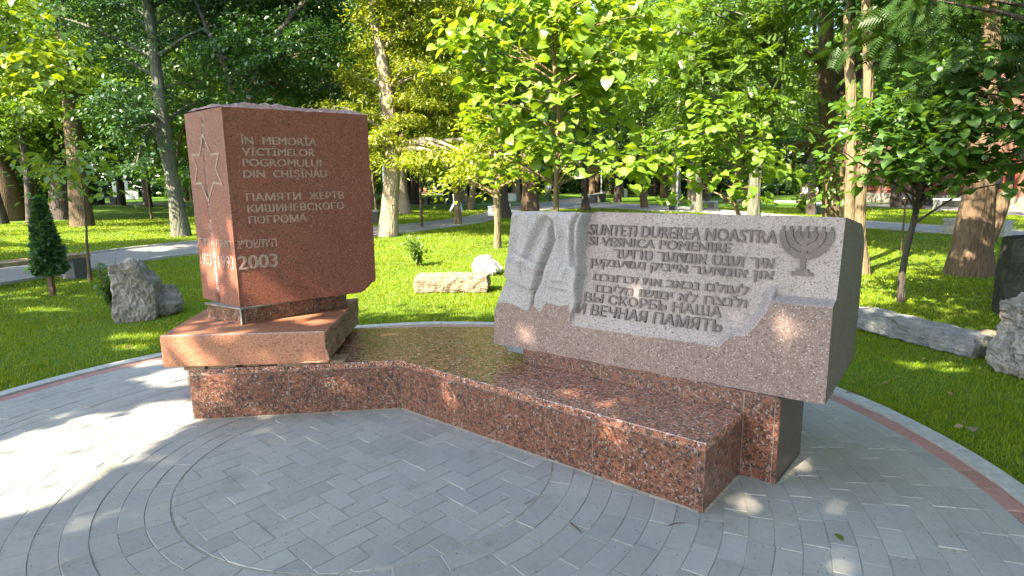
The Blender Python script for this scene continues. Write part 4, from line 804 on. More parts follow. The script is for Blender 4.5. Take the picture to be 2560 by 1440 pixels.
CRE = [([(.434, 1.407), (.462, 1.298), (.429, 1.185), (.405, 1.105), (.393, 1.015), (.350, .913), (.346, .82)], .075, .024), ([(.386, 1.43), (.324, 1.291), (.29, 1.205)], .055, .034),
       ([(.66, 1.47), (.637, 1.413), (.645, 1.279), (.68, 1.15)], .055, .018), ([(.635, 1.103), (.605, 1.033), (.569, .935), (.55, .88)], .026, .018), ([(.18, 1.42), (.20, 1.3), (.17, 1.2)], .030, .045), ([(.50, 1.44), (.545, 1.30), (.56, 1.16)], .022, .020), ([(.25, 1.12), (.27, 1.03), (.245, .96)], .016, .018), ([(.52, 1.0), (.50, .93), (.475, .87)], .018, .014), ([(.54, 1.32), (.52, 1.15), (.47, .98)], .03, .045)]
RGT = np.array([(.642, .734), (.703, .881), (.717, 1.096), (.703, 1.308), (.716, 1.503)])
def shawl_edge(z): return np.interp(z, RGT[:, 1], RGT[:, 0])+.006*math.sin(z*30)
def left_a(z): return np.interp(z, [.5, .77, .85, .987, 1.134, 1.309, 1.5], [0, .012, .055, .10, .125, .131, .127])
HEM = np.array([(.05, 1.045), (.128, 1.022), (.204, .994), (.351, .941)])
STR = [([(.17, 1.203), (.42, 1.118)], .010), ([(.15, 1.145), (.40, 1.054)], .018), ([(.49, 1.022), (.63, 1.019)], .010), ([(.46, .975), (.63, .968)], .010)]
def bsurf(a, z):
    ze = zedge(a); bt = btext(z); wob = .0022*noise.noise(Vector((a*60, z*60, 0)))+.002*noise.noise(Vector((a*170, z*170, 4)))
    in_sh = a < shawl_edge(z)
    if z < ze: return 0., 0
    if in_sh:
        T = .105+.022*math.sin(a*9+1)+.01*noise.noise(Vector((a*6, z*3, 1)))
        T += .035*np.interp(z, [.75, .95, 1.2], [1, .5, 0])
        for pl_, dp, wd in CRE: T -= dp*math.exp(-(seg_d(a, z, pl_)/wd)**2)
        hz = np.interp(a, HEM[:, 0], HEM[:, 1])
        if a < .375:
            if z < hz: T -= .085*min(1, (hz-z)/.012)*np.interp(a, [.33, .375], [1, 0])
            elif z < hz+.05: T += .022*math.sin((z-hz)/.05*math.pi)*np.interp(a, [.33, .375], [1, 0])
        T *= min(1, (shawl_edge(z)-a)/.022+.12)
        if z > 1.44: T *= math.sqrt(max(0, 1-((z-1.44)/.07)**2)*.75+.25)
        return max(-.004+.5*wob, bt-T+wob*.5), (2 if any(seg_d(a, z, q) < ww for q, ww in STR) else 1)
    d = seg_d(a, z, EDGE[15:]) if a > .6 else z-ze
    return min(bt, d*(4. if a > 1.945 else 1.6))+wob*min(1, d*20), 3
aN = np.linspace(0, 1, 360); zN = np.concatenate([np.linspace(SZ0, .73, 12), np.linspace(.734, 1.06, 66), np.linspace(1.066, SZ1, 66)])
V = []; lab = np.zeros((len(zN), len(aN)), int)
for j, z in enumerate(zN):
    la = left_a(z)
    for i, t in enumerate(aN):
        a = la+(SW-la)*t; b_, lab[j, i] = bsurf(a, z)
        zz = z+(.006*noise.noise(Vector((a*12, 0, 9))) if j == len(zN)-1 else 0)+(.010*noise.noise(Vector((a*7, 0, 2)))-.002 if j == 0 else 0)
        V.append(sw_(a, b_, zz))
V = np.array(V); na = len(aN); nz = len(zN)
Fq = np.array([[j*na+i, j*na+i+1, (j+1)*na+i+1, (j+1)*na+i] for j in range(nz-1) for i in range(na-1)])
fl = np.array([max(lab[j, i], lab[j, i+1], lab[j+1, i], lab[j+1, i+1]) if 0 in (lab[j, i], lab[j+1, i+1]) else lab[j, i] for j in range(nz-1) for i in range(na-1)])
def subset(name, sel, mats, mi=None, smooth=False):
    ids = np.unique(Fq[sel]); mp = -np.ones(len(V), int); mp[ids] = np.arange(len(ids)); return mesh_np(name, V[ids], mp[Fq[sel]], mats, slab, mi, smooth)
sh = (fl == 1) | (fl == 2)
subset('inscribed_face', fl == 3, [M['rough']]); subset('draped_shawl', sh, [M['shawl'], M['stripe']], (fl[sh] == 2).astype(int), True)
# the bulk of the slab: lower front face, ends, back, top
mb = MB(); low = Fq[fl == 0]; ids = np.unique(low); mp = {q: i for i, q in enumerate(ids)}; mb.add(V[ids], [[mp[q] for q in f] for f in low])
mb.build('honed_face', M['bulk'], slab)
prof = [V[j*na+na-1] for j in range(nz)]; BK = [(.90, 1.415), (.985, 1.375), (1.02, 1.30), (1.03, .9), (.985, .52)]
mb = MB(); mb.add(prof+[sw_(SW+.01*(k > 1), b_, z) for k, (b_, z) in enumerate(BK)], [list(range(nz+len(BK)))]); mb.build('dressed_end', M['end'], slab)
mb = MB(); profl = [V[j*na] for j in range(nz)]; mb.add(profl+[sw_(left_a(z), b_, z) for b_, z in BK], [list(range(nz+len(BK)))[::-1]])
nb = 40; tops = [V[(nz-1)*na+int(k*(na-1)/nb)] for k in range(nb+1)]; rows = [tops]
for b_, z in BK+[(.0, SZ0)]:
    rows.append([sw_(left_a(z)+(SW-left_a(z))*k/nb, b_+.02*noise.noise(Vector((k*.5, z*5, b_*5)))*(0 < k < nb), z+.02*noise.noise(Vector((k*.4, z*5, b_*9)))*(0 < k < nb and b_ > .1)) for k in range(nb+1)])
rows.insert(1, [(p*.65+q*.35)+Zz*.012*noise.noise(Vector((i*.7, 1, 1))) for i, (p, q) in enumerate(zip(rows[0], rows[1]))])
rr_ = [p for rw in rows for p in rw]; m_ = nb+1
mb.add(rr_, [[j*m_+i, j*m_+i+1, (j+1)*m_+i+1, (j+1)*m_+i] for j in range(len(rows)-1) for i in range(nb)])
mb.build('rough_back', M['rough'], slab)
tfn = lambda x, y, h: sw_(x, btext(y)-h*1.0-.002, y)
Lm = M['letter']
for body, x0, x1, y0, cap, bb in (('SUNTETI DUREREA NOASTRA', .718, 1.918, 1.342, .071, False), ('SI VESNICA POMENIRE', .727, 1.668, 1.275, .055, False),
        (HB('איר זענט אונדזער טרויער'), .910, 1.917, 1.199, .060, True), (HB('און אונדזער אייביק געדענקען'), .745, 1.920, 1.122, .064, True),
        (HB('לעולם נכאב את זכרונכם'), .787, 1.795, 1.044, .057, True), (HB('ולנצח לא ימושו מליבנו'), .810, 1.792, .969, .059, True),
        ('ВЫ СКОРБЬ НАША', .733, 1.656, .899, .056, False), ('И ВЕЧНАЯ ПАМЯТЬ', .690, 1.670, .816, .064, False)):
    lettering('raised_line', body, x0, x1, y0, cap, tfn, Lm, slab, 0, bb, .009, bold=.028 if bb else .024)
men = []; mb = MB(); mc, mz = 2.064, 1.408
for R in (.122, .083, .044):
    strip(mb, [(mc+R*math.cos(t), mz+R*math.sin(t)*1.02) for t in np.linspace(math.pi, 2*math.pi, 25)], .032 if R > .1 else .030, .014, tfn)
strip(mb, [(mc, mz), (mc, 1.205)], .026, .015, tfn)
for q in ((mc-.055, 1.186, mc+.055, 1.186),): strip(mb, [q[:2], q[2:]], .018, .014, tfn)
strip(mb, [(mc-.032, 1.202), (mc+.032, 1.202)], .018, .0145, tfn)
for k in range(7):
    x = mc+(k-3)*.0405; strip(mb, [(x-.014, mz+.004), (x+.014, mz+.004)], .007, .017, tfn)
    strip(mb, [(x, mz+.010), (x+.001, mz+.020), (x+.003, mz+.034)], .013, .012, tfn)
mb.build('menorah', Lm, slab)
# tiny plant on the stele
def sprig(name, label, loc, h, n, mat, size, group=None, cat='plant'):
    root = thing(name, label, cat, loc); r = np.random.default_rng(n); mb = MB(); P = []; A = []
    for s in range(max(1, n//7)):
        a = r.uniform(0, 6.28); q = [(0, 0, -.02), (math.cos(a)*h*.12, math.sin(a)*h*.12, h*.55), (math.cos(a)*h*.3, math.sin(a)*h*.3, h)]; p, rr = catmull(q, [.006*h+.002]*2+[.0015], 4); mb.tube(p, rr, 5)
        for k in range(7): t = p[r.integers(2, len(p))]; P.append(t); A.append(r.uniform(0, 6.28))
    mb.build('stem', M['bark_brown'], root); P = np.array(P); m = len(P)
    V, F = leaf_mesh(P, np.array(A), r.normal(.1, .4, m), r.normal(0, .4, m), size*r.uniform(.7, 1.2, m), OVAL); mesh_np('foliage', V, F, mat, root); return root
sprig('seedling', 'pale green seedling sprouting on the broken top of the red stele', (-2.13, 5.02, 2.29), .12, 10, M['leaf_blue'], .055)
sprig('seedling', 'thin yellow-green seedling on the stele top, the more upright of two', (-1.96, 5.10, 2.28), .10, 7, M['leaf_light'], .05)

# ------------------------------------------------------------------ rocks
def rock(name, label, loc, size, rz, mat, seed, amp=.12, cuts=(), box=.6, tilt=(0, 0), sub=5):
    bm = bmesh.new(); bmesh.ops.create_cube(bm, size=2); bmesh.ops.subdivide_edges(bm, edges=bm.edges, cuts=34, use_grid_fill=True)
    S = Vector(size)/2
    for v in bm.verts:
        d = v.co.normalized(); v.co = v.co*box+d*(1-box)*1.25
        v.co = Vector((v.co.x*S.x, v.co.y*S.y, v.co.z*S.z))
    for nx, ny, nz_, dd in cuts:
        nn = Vector((nx, ny, nz_)).normalized()
        for v in bm.verts:
            e = v.co.dot(nn)-dd
            if e > 0: v.co -= nn*e
    bm.normal_update(); m = min(size)
    for v in bm.verts:
        q = v.co*(2.2/m*.5)+Vector((seed*3.1, 0, 0)); d = noise.noise(q)+.5*noise.noise(q*2.3)+.55*(.5-abs(noise.noise(q*4.1)))+.30*(.4-abs(noise.noise(q*8.7)))+.18*noise.noise(q*19)
        v.co += v.normal*d*amp*m*1.25
    R = Matrix.Rotation(rz, 3, 'Z') @ Matrix.Rotation(tilt[0], 3, 'X') @ Matrix.Rotation(tilt[1], 3, 'Y')
    for v in bm.verts: v.co = R @ v.co
    zmin = min(v.co.z for v in bm.verts)
    for v in bm.verts: v.co.z -= zmin+.06*size[2]+.03
    o = bm_obj(bm, name, [mat]); o.location = loc; tag(o, label, 'rock'); return o
rock('rock', 'tall rough grey standing stone on the lawn beside the red stele', (-5.02, 7.90, 0), (.46, .62, .80), rad(25), M['rock_grey'], 2, .10, [(.75, 0, .50, .23), (-.25, .1, 1, .36)], .80)
rock('rock', 'small grey boulder leaning against the foot of the tall standing stone', (-4.83, 8.15, 0), (.40, .40, .32), rad(-30), M['rock_grey'], 5, .13, [(.62, 0, .75, .10)], .55)
rock('rock', 'long low tan stone block lying on the sunlit lawn between the two memorials', (-.96, 9.62, 0), (1.18, .46, .25), rad(-4), M['rock_tan'], 8, .09, [], .82)
rock('rock', 'bright white limestone boulder behind the long tan block', (-.45, 11.35, 0), (.46, .38, .28), rad(-20), M['rock_white'], 3, .13, [(.7, 0, .75, .10)], .6)
rock('rock', 'long grey stone beam lying aslant on the grass by the slab', (4.27, 6.20, 0), (1.36, .28, .205), rad(-68), M['rock_bluegrey'], 11, .09, [], .88, (0, rad(2)))
rock('rock', 'rough grey and white boulder on the grass at the right edge of the photo', (4.72, 5.0, 0), (.72, .62, .64), rad(12), M['rock_lichen'], 14, .12, [(-.2, 0, 1, .32)], .75)
rock('rock', 'small pale tan stone lying behind the rough boulder', (4.72, 5.75, 0), (.26, .2, .2), 0, M['rock_tan'], 17, .1)
o = rock('standing_stone', 'dark upright stone post in deep shade behind the rough boulder', (6.47, 7.35, 0), (.62, .34, 1.0), rad(-20), M['rock_dark'], 20, .07, [], .9)
# ------------------------------------------------------------------ grass blades
def grass():
    r = np.random.default_rng(5); n = 480000
    th = rad(90)+r.uniform(-rad(47), rad(47), n); d = 3.2*(40/3.2)**(r.uniform(0, 1, n)**.95); m = 110000; s2 = np.where(r.uniform(0, 1, m) < .5, -1, 1); th = np.concatenate([th, rad(90)+s2*r.uniform(rad(47), rad(100), m)]); d = np.concatenate([d, 2.8*(11/2.8)**r.uniform(0, 1, m)]); x = d*np.cos(th); y = d*np.sin(th)
    k = (np.hypot(x-CX, y-CY) > 3.70)
    P2 = np.stack([x, y], 1)
    for p in PATHS.values(): k &= ~in_poly(P2, p)
    k &= ~((np.abs(x+.3) < 4.2) & (y < 1.5))
    x, y, d = x[k], y[k], d[k]; n = len(x)
    patch = np.array([noise.noise(Vector((a*.9, b*.9, 0))) for a, b in zip(x, y)])
    h = (.024+.016*r.uniform(0, 1, n)**2+.018*patch)*(1+d*.012); wd = np.maximum(.0022, .00055*d)*r.uniform(.7, 1.3, n)
    az = r.uniform(0, 2*math.pi, n); lean = h*r.uniform(.2, 1.0, n); la = r.uniform(0, 2*math.pi, n)
    B = np.stack([x, y, np.full(n, -.032)], 1); W = np.stack([np.cos(az)*wd, np.sin(az)*wd, 0*wd], 1); L = np.stack([np.cos(la)*lean, np.sin(la)*lean, h], 1)
    V = np.stack([B-W, B+W, B+L*np.array([.4, .4, .62])+W*.7, B+L*np.array([.4, .4, .62])-W*.7, B+L], 1).reshape(-1, 3)
    i0 = (np.arange(n)*5)[:, None]; F = np.concatenate([i0+np.array([[0, 1, 2]]), i0+np.array([[0, 2, 3]]), i0+np.array([[3, 2, 4]])], 1).reshape(-1, 3)
    o = mesh_np('grass', V, F, M['grass']); o['kind'] = 'stuff'
grass()
def litter():
    r = np.random.default_rng(41); n = 420; th = rad(90)+r.uniform(-rad(46), rad(46), n); d = 3.4*(16/3.4)**r.uniform(0, 1, n); x, y = d*np.cos(th), d*np.sin(th); k = np.hypot(x-CX, y-CY) > 3.8; x, y = x[k], y[k]; n = len(x)
    V, F = leaf_mesh(np.stack([x, y, r.uniform(.0, .02, n)], 1), r.uniform(0, 6.28, n), r.normal(0, .25, n), r.normal(0, .3, n), r.uniform(.03, .075, n), OVAL); o = mesh_np('leaf_litter', V, F, M['dry_leaf']); o['kind'] = 'stuff'
litter()

# ------------------------------------------------------------------ trees the photograph shows
T = tree
BARE = {}
TOPS = dict(T1=('blue', 7.6, 1.1), T7=('dark', 7.8, 1.2), T8=('light', 7.8, 1.1), T20=('mid', 6.6, 1.0), T23=('mid', 7.2, 1.0))
CROWNS = dict(T5=('mid', 4.0, 1.2), T2=('mid', 4.2, 1.1), T3=('deep', 4.6, 1.3), T4=('blue', 3.2, .9), T4b=('mid', 4.0, .9), T6=('light', 3.8, 1.1), T9=('light', 4.2, 1.2), T10=('mid', 3.6, .9), T11=('dark', 4.2, 1.2), T13=('mid', 3.6, 1.1),
  T14=('mid', 4.4, 1.2), T16=('dark', 3.0, .8), T17=('mid', 4.0, 1.1), T18=('dark', 4.6, 1.3), T18b=('deep', 4.4, 1.2), T19=('mid', 3.6, 1.0), T22=('mid', 4.2, 1.1), T23b=('mid', 7.2, .8), T24=('mid', 5.6, .9), T25=('deep', 5.4, .8),
  T28=('dark', 3.6, .9), T29=('dark', 3.4, .6), T30=('deep', 3.4, 1.1), T31=('mid', 2.9, .8))
T('T1', 'grey_barked_tree', 'slender grey-barked tree with a swollen bend, leaning beside the tall stele', 'tree', M['bark_grey'], M['leaf_blue'], 'maple', 2.8, seed=11)
T('T2', 'maple_tree', 'thick brown-trunked maple on the left lawn behind the small conifer', 'tree', M['bark_brown'], None, '', seed=12)
T('T3', 'maple_tree', 'very thick dark trunk just left of the brown-trunked maple', 'tree', M['bark_dark'], None, '', seed=13)
T('T4', 'maple_tree', 'thin tan trunk leaning left above the little conifer', 'tree', M['bark_tan'], None, '', seed=14)
T('T4b', 'maple_tree', 'dark thin leaning trunk beside the thin tan one', 'tree', M['bark_dark'], None, '', seed=15)
T('T5', 'maple_tree', 'broad pale brown trunk at the left edge of the photo', 'tree', M['bark_brown'], None, '', seed=16)
T('T6', 'maple_tree', 'dark leaning trunk half outside the left edge of the photo', 'tree', M['bark_dark'], None, '', seed=17)
T('T7', 'maple_tree', 'dark forked tree rising behind the top of the red stele', 'tree', M['bark_dark'], M['leaf_dark'], 'maple', 3.3, seed=18, nlimb=3,
  extra=[([(-9.25, 21, 4.7), (-9.55, 21, 5.9), (-9.9, 21, 6.7), (-10.4, 21, 8.2)], [.12, .10, .08, .05])])
T('T8', 'locust_tree', 'big pale-barked tree with a yellow-green crown right of the stele', 'tree', M['bark_pale'], M['leaf_yellow'], 'fine', 3.6, seed=19)
T('T9', 'broadleaf_tree', 'pale thick trunk standing close behind the yellow-green tree', 'tree', M['bark_pale'], None, '', seed=20)
T('T10', 'broadleaf_tree', 'slim slightly leaning tan tree beside the walking man', 'tree', M['bark_tan'], None, '', seed=21)
T('T11', 'broadleaf_tree', 'sunlit leaning trunk on the far lawn behind the walking man', 'tree', M['bark_pale'], None, '', seed=22)
T('T12', 'broadleaf_tree', 'slim tan forked tree with striped shadows on its bark, left of the slab', 'tree', M['bark_tan'], M['leaf_yellow'], 'maple', 3.2, seed=23,
  extra=[([(-.40, 16.24, 1.3), (-.50, 16.24, 1.9), (-.52, 16.3, 2.4), (-.56, 16.4, 3.0)], [.085, .07, .06, .04])])
T('T13', 'broadleaf_tree', 'dark thick trunk right behind the slim tan forked tree', 'tree', M['bark_dark'], None, '', seed=24)
T('T14', 'broadleaf_tree', 'thick rough brown trunk rising above the carved shawl', 'tree', M['bark_brown'], None, '', seed=25)
T('T16', 'broadleaf_tree', 'short dark flared trunk at the path behind the slab', 'tree', M['bark_dark'], None, '', seed=26)
T('T17', 'broadleaf_tree', 'straight brown trunk on the far lawn above the middle of the slab', 'tree', M['bark_brown'], None, '', seed=27)
T('T18', 'broadleaf_tree', 'pale thick trunk behind the thin lamp post', 'tree', M['bark_pale'], None, '', seed=28)
T('T18b', 'broadleaf_tree', 'pale trunk between the lamp post and the small lime-leaved tree', 'tree', M['bark_pale'], None, '', seed=29)
T('T19', 'broadleaf_tree', 'grey-brown trunk half hidden under the small lime-leaved tree', 'tree', M['bark_grey'], None, '', seed=30)
T('T20', 'locust_tree', 'grey curving locust tree with feathery leaves above the slab', 'tree', M['bark_grey'], M['leaf_mid'], 'pinnate', 3.4, seed=31)
T('T22', 'broadleaf_tree', 'straight dark trunk on the lawn above the menorah', 'tree', M['bark_dark'], None, '', seed=32)
T('T23', 'locust_tree', 'tall thick brown trunk with a broken side limb above the slab corner', 'tree', M['bark_brown'], M['leaf_mid'], 'pinnate', 3.0, seed=33,
  extra=[([(8.4, 16, 4.2), (8.15, 16, 4.5), (7.8, 15.9, 4.65), (7.45, 15.9, 4.85)], [.17, .14, .11, .08])])
T('T23b', 'broadleaf_tree', 'thin shaded trunk squeezed between the thick brown and tall tan trunks', 'tree', M['bark_tan'], None, '', seed=34)
T('T24', 'ash_tree', 'tall straight tan tree, left one of a close pair behind the slab corner', 'tree', M['bark_tan'], None, '', seed=35)
T('T25', 'ash_tree', 'tall slim tan tree, right one of the close pair at the slab corner', 'tree', M['bark_tan'], None, '', seed=36)
T('T27', 'catalpa_tree', 'young thin-stemmed tree with big shaded heart-shaped leaves at the right', 'tree', M['bark_dark'], M['leaf_deep'], 'heart_flat', 2.8, seed=37)
T('T28', 'old_tree', 'massive furrowed brown trunk behind the thin-stemmed tree at the right', 'tree', M['bark_brown'], None, '', seed=38, seg=22,
  extra=[([(8.36, 10.66, .6), (8.30, 10.6, 1.25), (8.28, 10.55, 1.72)], [.20, .16, .05]), ([(8.42, 10.66, .6), (8.58, 10.6, 1.15), (8.67, 10.55, 1.56)], [.20, .14, .05])])
T('T29', 'broadleaf_tree', 'thin trunk showing just behind the massive furrowed one', 'tree', M['bark_brown'], None, '', seed=39)
T('T30', 'broadleaf_tree', 'thick dark trunk standing before the brick building', 'tree', M['bark_dark'], None, '', seed=40)
T('T31', 'broadleaf_tree', 'short brown trunk before the brick building windows', 'tree', M['bark_brown'], None, '', seed=41)
T('TA', 'catalpa_tree', 'lime-green catalpa with large drooping heart-shaped leaves right behind the slab', 'tree', M['bark_tan'], M['leaf_catalpa'], 'heart', 2.5, seed=42, nlimb=7)
T('TB', 'catalpa_tree', 'small low catalpa sapling with pale lime leaves above the menorah', 'tree', M['bark_tan'], M['leaf_catalpa'], 'heart_small', 2.2, seed=43, nlimb=7)
for key, lab, s in (('Y1', 'thin young tree on the far lawn next to the bent grey trunk', 51), ('Y2', 'thin dark young tree left of the dark bench on the far lawn', 52), ('Y3', 'thin dark sapling by the far edge of the red stele', 53), ('Y4', 'thin sapling with a few leaves before the brick wall', 54), ('Y5', 'bare thin sapling next to the tall standing stone', 55), ('Y6', 'knotty thin sapling left of the thick brown trunk', 56)):
    pts = TRUNKS[key][0]; tp = np.array(pts[-1]); s_ = .55
    T(key, 'sapling', lab, 'tree', M['bark_brown'], M['leaf_mid'], 'maple', 1.1, lobes=[(tp[0], tp[1], tp[2]+.1, s_, s_, s_*.9), (tp[0]+.2, tp[1], tp[2]+.5, s_*.8, s_*.8, s_*.7)], seed=s, seg=7, nlimb=2)
# upper crowns of the trees whose trunks alone reach down into the picture
CP = {}
def crown_proto(key, mat, spec, seed, lai=2.4):
    r = np.random.default_rng(seed); lb = []
    for k in range(9):
        z = .6+k*.75; a = k*2.4+r.uniform(0, 1); ww = 3.1*(.55+.5*math.sin(math.pi*(.2+.75*k/9))); d = ww*.5; lb.append((math.cos(a)*d, math.sin(a)*d, z, ww*.6, ww*.6, 1.0))
    tmp = bpy.data.objects.new('tmp', None); crown('crown', lb, spec, mat, None, lai, seed); o = COL.objects[-1]; bpy.data.objects.remove(tmp); CP[key] = o.data; bpy.data.objects.remove(o)
crown_proto('mid', M['leaf_mid'], 'mid', 201); crown_proto('dark', M['leaf_dark'], 'mid', 202); crown_proto('deep', M['leaf_deep'], 'mid', 203); crown_proto('light', M['leaf_light'], 'mid', 204); crown_proto('blue', M['leaf_blue'], 'mid', 205)
def add_crown(root, P, key, z0, s=1., seed=0):
    o = bpy.data.objects.new('crown', CP[key]); COL.objects.link(o); o.parent = root
    i = int(np.argmin([abs(p[2]-z0-2) for p in P])); q = P[i]; o.location = (q[0], q[1], z0); o.rotation_euler = (0, 0, seed*1.7); o.scale = (s, s, s)
for k_, (kk, z0, s_) in list(CROWNS.items())+list(TOPS.items()):
    root, P = BARE[k_]; add_crown(root, P, kk, z0, s_, len(k_)+ord(k_[-1]))
mp = thing('maple_tree', 'large-leaved sunlit maple boughs reaching in at the upper left edge', 'tree', (-12.6, 12.2, 0)); r = np.random.default_rng(16)
mb = MB(); p, q = catmull([(0, 0, -.1), (.05, 0, 2), (-.05, .05, 4), (0, 0, 6.5)], [.15, .12, .09, .03], 5); mb.tube(p, q, 10, True, .1)
CC = crown('crown', LOBES['T5'], 'big', M['leaf_light'], mp, 2.8, 16, None, (-12.6, 12.2, 0))
for c in CC: limbs(mb, p, q, c[:2]-np.array([-12.6, 12.2, 0]), r, .45)
mb.build('trunk', M['bark_dark'], mp, smooth=True)
# conifer with hanging sprays at the upper right
yew = thing('conifer_tree', 'dark conifer hanging its needle sprays into the upper right of the photo', 'tree', (8.8, 8.6, 0)); r = np.random.default_rng(61)
mb = MB(); p, q = catmull([(0, 0, -.1), (.02, 0, 2), (-.05, .05, 5), (0, 0, 8)], [.26, .22, .16, .05], 5); mb.tube(p, q, 12, True, .1)
LB = [(*l[:3], *l[3:]) for l in LOBES['YEW']]; CC = crown('crown', LB, 'needle', M['needle'], yew, 3.2, 61, None, (8.8, 8.6, 0))
for c in CC: limbs(mb, p, q, c[:2]-np.array([8.8, 8.6, 0]), r, .5)
mb.build('trunk', M['bark_dark'], yew, smooth=True)
th = thing('thuja', 'bright green flat thuja fronds reaching in from the right edge', 'tree', (7.6, 6.2, 0)); mb = MB(); p, q = catmull([(0, 0, -.1), (0, .02, 1.2), (.02, 0, 2.8)], [.06, .05, .015], 4); mb.tube(p, q, 8)
r = np.random.default_rng(62); n = 260; z = r.uniform(.5, 2.8, n); a = r.uniform(0, 6.28, n); rr = .15+.75*(1-(z-.5)/2.6)*r.uniform(.3, 1, n)
V, F = leaf_mesh(np.stack([np.sin(a)*rr*.6, np.cos(a)*rr*.6, z], 1), a+r.normal(size=n)*.3, r.normal(.25, .25, n), r.normal(0, .4, n), r.uniform(.25, .5, n), SPRAY); mesh_np('crown', V, F, M['frond'], th); mb.build('trunk', M['bark_brown'], th)
# small columnar conifer on the left lawn
cf = thing('dwarf_conifer', 'small dense blue-green conical conifer on the lawn at the left', 'shrub', (-7.49, 9.64, 0)); r = np.random.default_rng(63)
mb = MB(); mb.tube([(0, 0, -.05), (.01, 0, .6), (0, 0, 1.5)], [.05, .04, .012], 8, True, .1); mb.build('trunk', M['bark_brown'], cf, smooth=True)
n = 4200; z = .34+1.20*r.uniform(0, 1, n)**1.15; prof_ = .41*np.interp(z, [.3, .42, .70, 1.0, 1.3, 1.56], [.30, .46, .42, .30, .17, .03]); a = r.uniform(0, 6.28, n)
lump = 1+.22*np.sin(a*3+z*7)+.15*np.sin(a*5-z*11); rr = prof_*lump*r.uniform(.35, 1.12, n)**.5
V, F = leaf_mesh(np.stack([np.sin(a)*rr, np.cos(a)*rr, z], 1), a+r.normal(size=n)*.5, r.normal(-.05, .45, n), r.normal(0, .6, n), r.uniform(.05, .10, n), OVAL); mesh_np('crown', V, F, M['thuja'], cf)
# little bush on the sunlit lawn, weed by the standing stone, shrub by the far lawn
def bush(name, label, loc, rx, h, n, mat, size, seed, tpl=OVAL):
    root = thing(name, label, 'shrub', loc); r = np.random.default_rng(seed); mb = MB(); P = []
    for k in range(14):
        a = r.uniform(0, 6.28); e = np.array([math.cos(a)*rx*r.uniform(.3, 1), math.sin(a)*rx*r.uniform(.3, 1), h*r.uniform(.5, 1)]); p, q = catmull([(0, 0, -.03), e*np.array([.35, .35, .5]), e], [.012, .008, .003], 4); mb.tube(p, q, 5)
        for _ in range(n//14): t = r.uniform(.3, 1); P.append(np.array(p[int(t*(len(p)-1))])+r.normal(size=3)*.05*rx/.3)
    mb.build('stems', M['bark_brown'], root); P = np.array(P); m = len(P)
    V, F = leaf_mesh(P, r.uniform(0, 6.28, m), r.normal(-.1, .5, m), r.normal(0, .5, m), size*r.uniform(.6, 1.3, m), tpl); mesh_np('foliage', V, F, mat, root); return root
bush('bush', 'small glossy evergreen bush planted on the sunlit lawn beyond the tan block', (-2.0, 12.65, 0), .34, .68, 420, M['leaf_mid'], .075, 71)
bush('weed', 'dark leafy weed growing behind the tall standing stone', (-5.62, 8.25, 0), .16, .72, 240, M['leaf_deep'], .075, 72)
bush('bush', 'pale yellow-green low bush beside the far dark trunk', (15.0, 31.2, 0), .5, 1.1, 300, M['leaf_light'], .16, 73)

# ------------------------------------------------------------------ benches, lamps, bin, sign, box
def bench(label, p0, p1, seat, block, w_=.45, h=.45, bl=.34, group=None):
    p0, p1 = np.array(p0, float), np.array(p1, float); d = p1-p0; L = np.linalg.norm(d); root = thing('park_bench', label, 'bench', (*((p0+p1)/2), 0), math.atan2(d[1], d[0]), group)
    for s in (-1, 1):
        mb = MB(); mb.box((s*(L/2-bl/2), 0, (h-.09)/2-.03), (bl, w_, h-.09+.06)); mb.build('end_block', block, root, .012)
    for k in (-1, 0, 1):
        mb = MB(); mb.box((0, k*w_/3, h-.048), (L+.04, w_/3-.012, .075)); mb.build('seat_plank', seat, root, .008)
Mb = M
bench('plank bench on dark blocks by the path behind the small conifer', (-8.45, 11.75), (-9.3, 9.3), M['bench_wood'], M['bench_dark'])
bench('dark bench on far sunny lawn between two left trunks', (-42.7, 62.4), (-39.6, 61.4), M['bench_dark'], M['bench_dark'], .8, .75, .8)
bench('grey bench end peeping out at the right side of the red stele', (-6.0, 27.35), (-7.3, 27.2), M['concrete'], M['bench_dark'], .5, .55)
bench('long dark bench on the shaded lawn left of the walking man', (-6.8, 48.7), (-4.95, 48.0), M['bench_dark'], M['bench_dark'], .5, .66, .26)
bench('white bench far behind the slim tan forked tree', (.35, 56.1), (-1.5, 57.0), M['concrete'], M['white'], .7, .75, .6)
bench('bright white bench end beside the path at the slim tan tree', (-1.02, 31.5), (-.2, 34), M['white'], M['white'], .4, .5)
bench('long dark low bench by the lamp at the path bend', (6.3, 47.4), (8.0, 53), M['concrete'], M['bench_dark'], .6, .7, 1.2)
bench('small white block bench far off on the sandy path edge', (12.1, 65.1), (12.8, 70), M['white'], M['white'], .8, .8, .5)
bench('grey bench end next to the grey-brown trunk above the slab', (10.6, 35.1), (12.2, 36.2), M['concrete'], M['concrete'])
bench('slim dark bench on the lawn under the small lime catalpa', (14.8, 45.9), (16.5, 46.2), M['bench_dark'], M['bench_dark'], .5, .7, .2)
bench('grey bench seen low above the slab top by the menorah', (14.9, 29.8), (16.1, 29.5), M['concrete'], M['bench_dark'])
bench('concrete bench crossing behind the massive furrowed trunk', (13.33, 18.39), (14.1, 17.0), M['concrete'], M['concrete'])
bench('pale concrete bench on the lawn before the brick building', (21.4, 30.5), (23.2, 30.1), M['white'], M['concrete'], .5, .62, .2)
bench('dark low bench tight against the brick building plinth', (24.6, 38.2), (25.2, 36.2), M['concrete'], M['bench_dark'])
